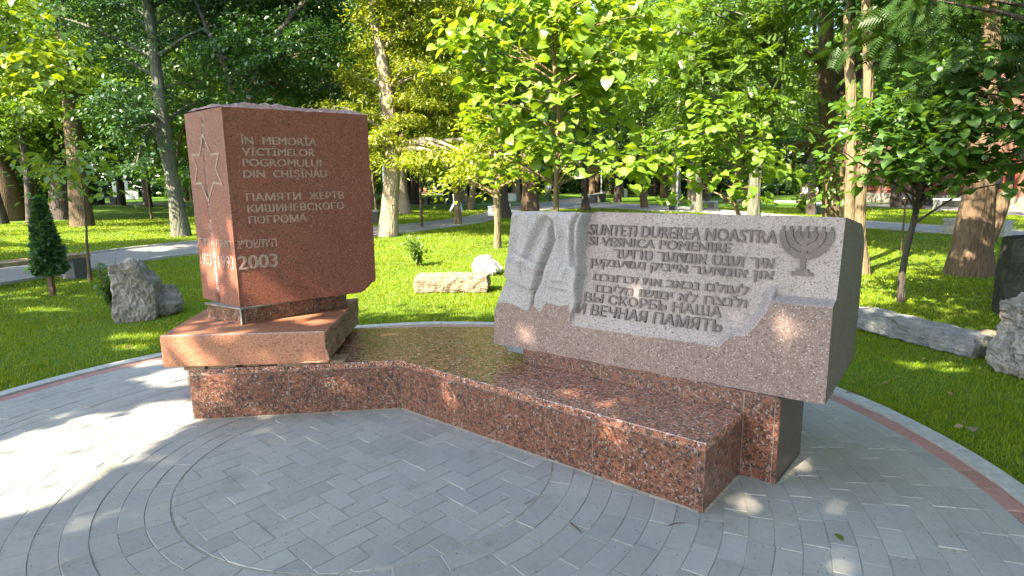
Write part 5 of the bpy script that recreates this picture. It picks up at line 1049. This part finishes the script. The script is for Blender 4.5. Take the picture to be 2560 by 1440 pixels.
def lamp(label, loc, mat, h=5.2):
    root = thing('lamp_post', label, 'lamp post', loc)
    mb = MB(); mb.tube([(0, 0, -.1), (0, 0, .9), (0, 0, .95), (0, 0, h)], [.075, .07, .05, .04], 12); mb.build('post', mat, root)
    mb = MB(); mb.tube([(0, 0, h), (0, 0, h+.1), (0, 0, h+.16), (0, 0, h+.42), (0, 0, h+.5)], [.06, .16, .17, .22, .05], 12); mb.build('lantern', M['white'], root)
lamp('white lamp post standing just left of the yellow-green tree', (-5.05, 24.3, 0), M['white'])
lamp('thin grey-green lamp post with a black bin at its foot', (9.45, 34.5, 0), M['metal'])
lamp('thin lamp post at the far end of the long low dark bench', (8.6, 57.7, 0), M['metal'])
lamp('far thin lamp post on the lawn left of the leaning tan tree', (-5.6, 55, 0), M['metal'])
bn = thing('litter_bin', 'small black litter bin at the foot of the lamp post', 'bin', (9.17, 34.45, 0)); mb = MB(); mb.box((0, 0, .25), (.28, .28, .44)); mb.build('body', M['black'], bn, .015); mb = MB(); mb.box((0, 0, .485), (.32, .32, .03)); mb.build('rim', M['bench_dark'], bn, .005)
sg = thing('sign_panel', 'white banner with dark strokes on two posts on the far left lawn', 'sign', (-56, 88, 0), rad(32))
for x in (-2.6, 2.9): mb = MB(); mb.box((x, 0, 1.25), (.30, .30, 2.6)); mb.build('post', M['white'], sg, .02)
mb = MB(); mb.box((-.35, 0, 1.45), (1.9, .05, 2.2)); mb.build('panel', M['white'], sg)
mb = MB(); mb.box((0, 0, 2.56), (5.6, .06, .06)); mb.build('crossbar', M['white'], sg)
mb = MB(); pf = lambda x, y, h: np.array([x, -.026-h, y])
for l in ([(-.9, 2.1), (-.3, 1.5)], [(-.8, 1.8), (-.5, 1.4)], [(-.3, 1.25), (.2, .8), (.45, .55)], [(-.6, 1.0), (.1, .7)], [(-.6, 2.3), (.3, 2.3)]): strip(mb, l, .10, .004, pf)
mb.build('painted_strokes', M['cl_grey'], sg)
bx = thing('utility_box', 'white utility box beside the white banner on the far lawn', 'utility box', (-53.9, 86.6, 0), rad(25)); mb = MB(); mb.box((0, 0, .65), (1.5, 1.0, 1.3)); mb.build('cabinet', M['white'], bx, .03); mb = MB(); mb.box((0, 0, 1.33), (1.6, 1.1, .06)); mb.build('lid', M['concrete'], bx, .01)
# ------------------------------------------------------------------ brick building at the right
bd = thing('brick_building', 'old brick building with a rubble plinth and red-brown windows behind the trees', 'building', (26.0, 34, 0))
mb = MB(); mb.box((4, 0, 3.2), (8, 28, 6.4)); mb.build('wall', M['brick'], bd)
mb = MB(); mb.box((3.97, 0, .28), (8.06, 28.06, .64)); mb.build('plinth', M['rubble'], bd)
mb = MB(); mb.add([(-.5, -14.5, 6.4), (8.5, -14.5, 6.4), (8.5, 14.5, 6.4), (-.5, 14.5, 6.4), (4, -13, 8.6), (4, 13, 8.6)], [[0, 1, 4], [1, 2, 5, 4], [2, 3, 5], [3, 0, 4, 5], [3, 2, 1, 0]]); mb.build('roof', M['roof'], bd)
for k, y in enumerate(np.arange(-11, 12, 3.0)):
    mb = MB()
    for a, b, c, d in ((0, 0, 1.5, .1), (0, 0, 3.1, .1)): mb.box((-.02, y, c-.55), (.10, 1.5, .10))
    for yy in (-.75, 0, .75): mb.box((-.02, y+yy, 1.75), (.10, .10, 1.7))
    fr = mb.build('window', M['frame_red'], bd)
    mb = MB(); mb.box((.0, y, 1.75), (.03, 1.4, 1.5)); mb.build('pane', M['glass'], fr)
    mb = MB(); mb.box((-.06, y, .87), (.2, 1.7, .06)); mb.build('sill', M['frame_red'], fr)
# ------------------------------------------------------------------ people
def skin_obj(name, V, E, R, mat, parent, root=0, lev=1):
    me = bpy.data.meshes.new(name); me.from_pydata([tuple(v) for v in V], E, []); me.materials.append(mat)
    o = bpy.data.objects.new(name, me); COL.objects.link(o); o.parent = parent
    o.modifiers.new('skin', 'SKIN'); o.modifiers.new('sub', 'SUBSURF').render_levels = lev
    for i, q in enumerate(me.skin_vertices[0].data): q.radius = (R[i], R[i]); q.use_root = i == root
    return o
def person(label, loc, rz, shirt, legs, hair, seated=False, walk=False, bag=None):
    root = thing('person', label, 'person', loc, rz); h = .46 if seated else .92
    J = dict(pel=(0, 0, h+.02), spi=(0, .0, h+.22), che=(0, .02, h+.40), nek=(0, .03, h+.56), chi=(0, .05, h+.63), hed=(0, .06, h+.71), crn=(0, .04, h+.80))
    st_ = .28 if walk else .04
    for s, n in ((-1, 'l'), (1, 'r')):
        f = s*st_
        J['hip'+n] = (s*.10, 0, h)
        if seated: J['kne'+n] = (s*.12, .42, .47); J['ank'+n] = (s*.12, .44, .09); J['toe'+n] = (s*.13, .60, .04)
        else: J['kne'+n] = (s*.10, f*.55+.04, .49); J['ank'+n] = (s*.10, f*1.15-.04*(f < 0), .09); J['toe'+n] = (s*.12, f*1.15+.16, .035)
        J['sho'+n] = (s*.19, .02, h+.49); J['elb'+n] = (s*.25, -.05-f*.3, h+.22); J['wri'+n] = (s*.25, (.30 if seated else .10)-f*.8, h+.05 if not seated else h+.12); J['han'+n] = (s*.25, (.36 if seated else .14)-f*.9, h-.03 if not seated else h+.10)
    nm = list(J); ix = {k: i for i, k in enumerate(nm)}
    rr = dict(pel=.115, spi=.11, che=.125, nek=.055, chi=.072, hed=.088, crn=.06)
    for n in 'lr': rr.update({'hip'+n: .085, 'kne'+n: .058, 'ank'+n: .038, 'toe'+n: .032, 'sho'+n: .06, 'elb'+n: .042, 'wri'+n: .03, 'han'+n: .034})
    ed = [('pel', 'spi'), ('spi', 'che'), ('che', 'nek'), ('nek', 'chi'), ('chi', 'hed'), ('hed', 'crn')]+[e for n in 'lr' for e in (('pel', 'hip'+n), ('hip'+n, 'kne'+n), ('kne'+n, 'ank'+n), ('ank'+n, 'toe'+n), ('che', 'sho'+n), ('sho'+n, 'elb'+n), ('elb'+n, 'wri'+n), ('wri'+n, 'han'+n))]
    skin_obj('body', [J[k] for k in nm], [(ix[a], ix[b]) for a, b in ed], [rr[k] for k in nm], M['skin'], root)
    def part(name, keys, edges, g, mat):
        i2 = {k: i for i, k in enumerate(keys)}; skin_obj(name, [J[k] for k in keys], [(i2[a], i2[b]) for a, b in edges], [rr[k]+g for k in keys], mat, root)
    part('trousers', ['pel']+[q+n for n in 'lr' for q in ('hip', 'kne', 'ank')], [e for n in 'lr' for e in (('pel', 'hip'+n), ('hip'+n, 'kne'+n), ('kne'+n, 'ank'+n))], .022, legs)
    part('shirt', ['pel', 'spi', 'che']+[q+n for n in 'lr' for q in ('sho', 'elb')], [('pel', 'spi'), ('spi', 'che')]+[e for n in 'lr' for e in (('che', 'sho'+n), ('sho'+n, 'elb'+n))], .024, shirt)
    bm = bmesh.new(); bmesh.ops.create_icosphere(bm, subdivisions=2, radius=.105)
    for v in bm.verts: v.co = Vector((v.co.x*.95, v.co.y*1.05-.015, max(v.co.z, -.02 if v.co.y > 0 else -.07)))+Vector(J['hed'])+Vector((0, -.01, .025))
    bm_obj(bm, 'hair', [hair], root, True)
    mb = MB(); hx = np.array(J['hed']); mb.tube([hx+np.array([0, .075, .01]), hx+np.array([0, .105, -.025])], [.012, .016], 6); mb.build('nose', M['skin'], root)
    return root
person('man walking on the path in white shirt and pale blue trousers', (-3.1, 34.4, 0), rad(-65), M['cl_white'], M['cl_blue'], M['skin'], walk=True)
person('distant person in an orange top sitting on the sandy clearing', (-13.3, 94.5, 0), rad(170), M['cl_orange'], M['cl_orange'], M['hair'], True)
person('distant person in dark clothes sitting next to the orange one', (-11.7, 94.0, 0), rad(190), M['cl_grey'], M['cl_dark'], M['hair'], True)
person('person in a white top and dark trousers on the path behind the catalpa', (3.05, 49.6, 0), rad(160), M['cl_white'], M['cl_dark'], M['hair'], walk=True)
person('distant person in a red top between the pale trunks', (16.7, 66.3, 0), rad(150), M['cl_red'], M['cl_dark'], M['hair'])
person('person in a white top sitting beyond the dark trunk', (21.9, 45.0, 0), rad(120), M['cl_white'], M['cl_dark'], M['hair'], True)
person('person in pink clothes sitting beside the one in white', (22.8, 45.6, 0), rad(140), M['cl_pink'], M['cl_pink'], M['hair'], True)
# ------------------------------------------------------------------ litter
def twig(label, loc, pts, r0):
    mb = MB(); p, q = catmull(pts, [r0, r0*.9, r0*.5], 4); mb.tube(p, q, 6, True, .2, 3); o = mb.build('twig', M['bark_brown']); o.location = loc; tag(o, label, 'twig')
twig('straight dry twig lying on the pavers before the bench corner', (.30, 2.73, .004), [(-.02, .045, 0), (.003, 0, .004), (.028, -.045, 0)], .0045)
twig('thin dark twig near the lower bench corner on the pavers', (.81, 2.75, .004), [(-.045, -.008, 0), (0, .004, .003), (.045, .012, 0)], .0035)
twig('short dry twig on the kerb near the grey slab', (2.70, 4.52, .02), [(-.06, .03, 0), (0, 0, .01), (.06, -.05, .0)], .004)
def fallen(label, loc, size, mat, seed):
    r = np.random.default_rng(seed); V, F = leaf_mesh(np.zeros((1, 3)), np.array([r.uniform(0, 6)]), np.array([-.05]), np.array([.1]), np.array([size]), OVAL); o = mesh_np('fallen_leaf', V, F, mat); o.location = loc; tag(o, label, 'leaf')
fallen('single green leaf lying on the grey pavers', (1.55, 2.65, .006), .06, M['leaf_light'], 1)
fallen('pale dry leaf lying on the grass by the right kerb', (4.35, 4.65, .03), .12, M['cl_white'], 2)
fallen('brown dry leaf at the outer rim of the right kerb', (3.05, 3.75, .03), .10, M['bench_wood'], 3)

# ------------------------------------------------------------------ far wood: filler trees, low shrubs, closing belt
FILL = []
def filler(kind, name, barkm, leafm, spec, H, cb, cr, nl, lai, seed):
    r = np.random.default_rng(seed); root = thing(name, kind, 'tree'); mb = MB()
    path = [(0, 0, -.15), (.1*r.normal(), .1*r.normal(), H*.25), (.25*r.normal(), .25*r.normal(), H*.55), (.3*r.normal(), .3*r.normal(), H*.85), (.2, 0, H)]
    p, q = catmull(path, [.42, .30, .24, .14, .04], 5); mb.tube(p, q, 12, True, .1, seed)
    lb = []
    for k in range(nl):
        z = cb+(H-cb)*(k+.5)/nl; a = k*2.4+r.uniform(0, 1); ww = cr*(.55+.6*math.sin(math.pi*(.15+.8*(k+.5)/nl))); d = ww*.55
        lb.append((math.cos(a)*d, math.sin(a)*d, z, ww*.62, ww*.62, (H-cb)/nl*.95))
    CC = crown('crown', lb, spec, leafm, root, lai, seed, None, (0, 0, 0))
    for c in CC: limbs(mb, p, q, c[:3], r)
    mb.build('trunk', barkm, root, smooth=True); FILL.append(root); return root
FK = [('broad mid-green tree among the trunks of the far wood', 'broadleaf_tree', M['bark_brown'], M['leaf_mid'], 'coarse', 20, 3.2, 4.8, 10, 2.6, 81), ('tall dark-leaved tree among the trunks of the far wood', 'broadleaf_tree', M['bark_dark'], M['leaf_dark'], 'coarse', 22, 3.6, 5.2, 11, 2.8, 82),
      ('light green tree among the trunks of the far wood', 'broadleaf_tree', M['bark_pale'], M['leaf_light'], 'coarse', 17, 2.6, 4.4, 9, 2.4, 83), ('deep green low-branched tree among the trunks of the far wood', 'broadleaf_tree', M['bark_brown'], M['leaf_deep'], 'coarse', 18, 2.4, 4.6, 10, 2.8, 84)]
for a in FK: filler(*a)
r = np.random.default_rng(91); taken = [np.array(v[0][0][:2]) for v in TRUNKS.values()]; used = [False]*4
NF = 0
for _ in range(4000):
    if NF >= 120: break
    th = rad(90)+r.uniform(-rad(46), rad(46)); d = 30+85*r.uniform(0, 1)**.8; x, y = d*math.cos(th), d*math.sin(th); p = np.array([x, y])
    if any(np.linalg.norm(p-q) < (4.2 if d < 60 else 4.0) for q in taken): continue
    if any(in_poly(p[None]+o_, q)[0] for q in PATHS.values() for o_ in (np.zeros(2), np.array([1., 0]), np.array([-1., 0]))): continue
    if 20 < x < 36 and 16 < y < 60: continue
    if x > 8 and d < 46: continue
    if -62 < x < -34 and 60 < y < 96 and abs(x/y+.63) < .09: continue
    if abs(x/y+.09) < .03 and y < 50: continue
    taken.append(p); k = int(r.choice(4, p=[.32, .25, .23, .20])); NF += 1
    if not used[k]: used[k] = True; FILL[k].location = (x, y, 0); FILL[k].rotation_euler = (0, 0, r.uniform(0, 6)); FILL[k]['group'] = 'far wood trees, kind %s' % FK[k][0].split(' tree')[0]; continue
    dup(FILL[k], (x, y, 0), r.uniform(0, 6.28), r.uniform(.8, 1.25), None, FILL[k]['group'])
for k, x, y, sc_ in ((1, 10.5, -1, .9), (0, 15, 5.5, 1.), (3, 12.5, -8, 1.), (2, 5.5, -13, 1.), (1, 20, 11, 1.1), (3, 18, -2, 1.1), (0, 23, 4, 1.2)):  # unseen trees added to keep skylight off the right-hand faces
    dup(FILL[k], (x, y, 0), x*2., sc_, ['tree outside the picture beside the plaza to the right', 'dense tree outside the picture beyond the right kerb', 'pale tree outside the picture behind the viewer', 'low-branched tree outside the picture behind the right kerb'][k] , 'park trees to the right of the plaza')
r = np.random.default_rng(97); SHB = thing('shrub', 'dark evergreen shrub among the far trunks', 'shrub', (0, 0, 0), 0, 'dark shrubs of the far wood')
n = 2600; zz = 3.4*r.uniform(0, 1, n)**.9; aa = r.uniform(0, 6.28, n); rr = 1.9*np.sqrt(np.clip(1-((zz-1.2)/2.4)**2, .05, 1))*r.uniform(.5, 1, n)**.5*(1+.25*np.sin(aa*3+zz*2))
V, F = leaf_mesh(np.stack([np.sin(aa)*rr, np.cos(aa)*rr, zz], 1), aa+r.normal(size=n)*.6, r.normal(.3, .5, n), r.normal(0, .5, n), r.uniform(.22, .42, n), DIAMOND); mesh_np('foliage', V, F, M['leaf_dark'], SHB)
mb = MB(); mb.tube([(0, 0, -.1), (0, 0, 1.2), (.1, 0, 2.4)], [.10, .08, .03], 6); mb.build('trunk', M['bark_dark'], SHB)
NS = 0
for _ in range(900):
    if NS >= 70: break
    th = rad(90)+r.uniform(-rad(46), rad(46)); d = r.uniform(62, 116); p = np.array([d*math.cos(th), d*math.sin(th)])
    if any(np.linalg.norm(p-q) < 2.6 for q in taken) or any(in_poly(p[None], q)[0] for q in PATHS.values()) or (20 < p[0] < 38 and p[1] < 62): continue
    if abs(p[0]/p[1]+.63) < .07 or (abs(p[0]/p[1]+.13) < .035 and d < 100) or (abs(p[0]/p[1]-.22) < .07 and d < 75): continue
    taken.append(p); NS += 1
    if NS == 1: SHB.location = (*p, 0)
    else: dup(SHB, (*p, 0), r.uniform(0, 6.28), r.uniform(.7, 1.5))
def belt():
    r = np.random.default_rng(95); n = 90000; th = rad(90)+r.uniform(-rad(50), rad(50), n); d = r.uniform(118, 132, n); z = 34*r.uniform(0, 1, n)**1.5
    ok = np.array([noise.noise(Vector((t*14, zz*.25, 0)))+.35 > 0 for t, zz in zip(th, z)]); th, d, z = th[ok], d[ok], z[ok]; n = len(th)
    V, F = leaf_mesh(np.stack([d*np.cos(th), d*np.sin(th), z], 1), r.uniform(0, 6.28, n), r.normal(.3, .5, n), r.normal(0, .6, n), r.uniform(.7, 1.5, n), DIAMOND); o = mesh_np('far_wood', V, F, M['leaf_dark']); o['kind'] = 'stuff'
belt()
# ------------------------------------------------------------------ unseen shade trees behind and beside the viewer, crowns shaped for the wanted shade
def shade_trees():
    r = np.random.default_rng(101)
    specs = [(-8.5, -4.2), (-3.2, -6.0), (-15.5, .5), (-2.2, -2.4), (2.2, -4.6), (-20, 7.5)]; labs = ['large shade tree behind the viewer to the left', 'large shade tree straight behind the viewer', 'large shade tree beyond the left edge by the path', 'shade tree close behind the viewer', 'shade tree behind the viewer to the right', 'shade tree far out beyond the left edge']
    Q = []
    xs = np.arange(-20, 13, .50); ys = np.arange(-3.0, 22, .50); X, Y = np.meshgrid(xs, ys); q = np.stack([X.ravel(), Y.ravel()], 1)+r.uniform(-.22, .22, (X.size, 2))
    inr = (np.hypot(q[:, 0]-.2, q[:, 1]-3.4) < 4.9) & (q[:, 1] < 7.4+.0*q[:, 0])
    left = (q[:, 0] < -2.6) & (q[:, 0] > -15-.2*q[:, 1]) & (q[:, 1] > 3.5) & (q[:, 1] < 20) & (q[:, 0] < -2.4-.42*(q[:, 1]-7.0).clip(0))
    right = (q[:, 0] > 3.0) & (q[:, 0] < 11) & (q[:, 1] > 1) & (q[:, 1] < 7.0+.55*(q[:, 0]-3.0))
    nz_ = np.array([noise.noise(Vector((a*.55, b*1.0, 7))) for a, b in q]); 
    keep = inr | (left & (nz_ > -.12)) | (right & (nz_ > -.04))
    q = q[keep]
    buckets = [[] for _ in specs]
    for lay in range(4):
        m = len(q); jit = r.uniform(-.3, .3, (m, 2)); z = 6.2+lay*1.2+np.array([1.4*noise.noise(Vector((a*.35, b*.35, lay*9.))) for a, b in q])
        c = np.concatenate([q+jit, z[:, None]], 1); c[:, :2] -= c[:, 2:]*COT*AZ
        own = np.argmin([np.hypot(c[:, 0]-a, c[:, 1]-b) for a, b in specs], 0)
        for k in range(len(specs)): buckets[k].append(c[own == k])
    for k, ((x, y), lab) in enumerate(zip(specs, labs)):
        c = np.concatenate(buckets[k]); 
        if len(c) < 4: continue
        root = thing('shade_tree', lab, 'tree', (x, y, 0)); mb = MB(); p, rr = catmull([(0, 0, -.1), (.1, .05, 2.5), (-.1, .1, 5), (.1, 0, 7.5), (0, 0, 9.5)], [.34, .27, .23, .15, .05], 5); mb.tube(p, rr, 14, True, .1, k)
        cq = shadow_xy(c); near = (np.hypot(cq[:, 0]+.3, cq[:, 1]-3.4) < 4.3); cx2 = c[near]; c_ = np.concatenate([c, cx2+r.normal(size=cx2.shape)*np.array([.3, .3, .2])]) if len(cx2) else c
        per = 34; n = len(c_)*per; P = np.repeat(c_, per, 0)+r.normal(size=(n, 3))*np.array([.30, .30, .14])
        la = r.uniform(0, 6.28, n); ls = r.uniform(.15, .26, n); mid = P+np.stack([np.sin(la)*ls*.5, np.cos(la)*ls*.5, -ls*.15], 1)
        ok = ~sunlit(shadow_xy(mid)); P = P[ok]; la = la[ok]; ls = ls[ok]; n = len(P)  # leaves cut out of the crown where sun patches are wanted
        V, F = leaf_mesh(P-np.array([x, y, 0]), la, r.normal(.3, .45, n), r.normal(0, .45, n), ls, DIAMOND); mesh_np('crown', V, F, M['leaf_mid'], root)
        pick = c[r.choice(len(c), min(16, len(c)), replace=False)]; 
        tr = np.array([x, y, 4.5]); bad = np.zeros(len(pick), bool)
        for t in np.linspace(.15, 1, 12):
            S_ = shadow_xy(tr+(pick-tr)*t)
            for gp_ in GAPS[:2]: bad |= in_poly(S_, gp_)
        pick = pick[~bad]; limbs(mb, p, rr, pick-np.array([x, y, 0]), r, .5)
        mb.build('trunk', M['bark_brown'], root, smooth=True)
shade_trees()
def high_canopy():
    """crowns added above the picture, placed to throw long shadow stripes over the lawns"""
    r = np.random.default_rng(131)
    extra = [(-27, 15), (-36, 25), (-24, 4), (-46, 40)]; roots = []
    for k, (x, y) in enumerate(extra):
        root = thing('shade_tree', ['unseen tree added for shade far out to the left by the path', 'unseen tree added for shade beyond the left edge of the lawn', 'unseen tree added for shade left of the viewer on the lawn', 'unseen tree added for shade far left beyond the far lawn'][k], 'tree', (x, y, 0)); mb = MB(); p, q = catmull([(0, 0, -.1), (.1, 0, 5), (0, .1, 10), (0, 0, 15)], [.4, .3, .22, .06], 5); mb.tube(p, q, 12, True, .1, k); mb.build('trunk', M['bark_brown'], root, smooth=True); roots.append((root, np.array([x, y, 0.])))
    roots += [(o, np.array(o.location)) for o in [b_[0] for b_ in BARE.values()] if o.location.y > 18]
    X, Y = np.meshgrid(np.arange(-34, 34, 1.0), np.arange(8, 52, 1.0)); q = np.stack([X.ravel(), Y.ravel()], 1)+r.uniform(-.45, .45, (X.size, 2))
    nz_ = np.array([noise.noise(Vector((a*.10+b*.03, b*.30, 3)))+.5*noise.noise(Vector((a*.3, b*.6, 9))) for a, b in q])
    mid_ = (q[:, 0] > -3.2) & (q[:, 0] < 10) & (q[:, 1] < 29); thr = np.where(mid_, .46, np.where(q[:, 0] < -3, .17, .14))
    q = q[(nz_ > thr) & ~((q[:, 0] > -3.2) & (q[:, 0] < 7) & (q[:, 1] < 16))]
    P = []
    for lay in range(3):
        z = 12+lay*1.6+np.clip(q[:, 1]-22, 0, 30)*.10+r.uniform(-.4, .4, len(q)); c = np.concatenate([q+r.uniform(-.3, .3, q.shape), z[:, None]], 1); c[:, :2] -= c[:, 2:]*COT*AZ; P.append(c)
    c = np.concatenate(P); d = np.hypot(c[:, 0], c[:, 1]); c = c[~((c[:, 1] > 0) & (np.abs(c[:, 0]) < .9*c[:, 1]) & ((c[:, 2]-2.4)/d < .285))]
    own = np.argmin([np.hypot(c[:, 0]-L[0], c[:, 1]-L[1]) for _, L in roots], 0)
    for k, (root, L) in enumerate(roots):
        cc = c[own == k]
        if len(cc) < 2: continue
        per = 24; n = len(cc)*per; Q = np.repeat(cc, per, 0)+r.normal(size=(n, 3))*np.array([.55, .55, .25])
        V, F = leaf_mesh(Q-L, r.uniform(0, 6.28, n), r.normal(.3, .45, n), r.normal(0, .45, n), r.uniform(.25, .42, n), DIAMOND); mesh_np('shade_crown', V, F, M['leaf_mid'], root)  # limbless leaf mass added for the shadow it throws
high_canopy()
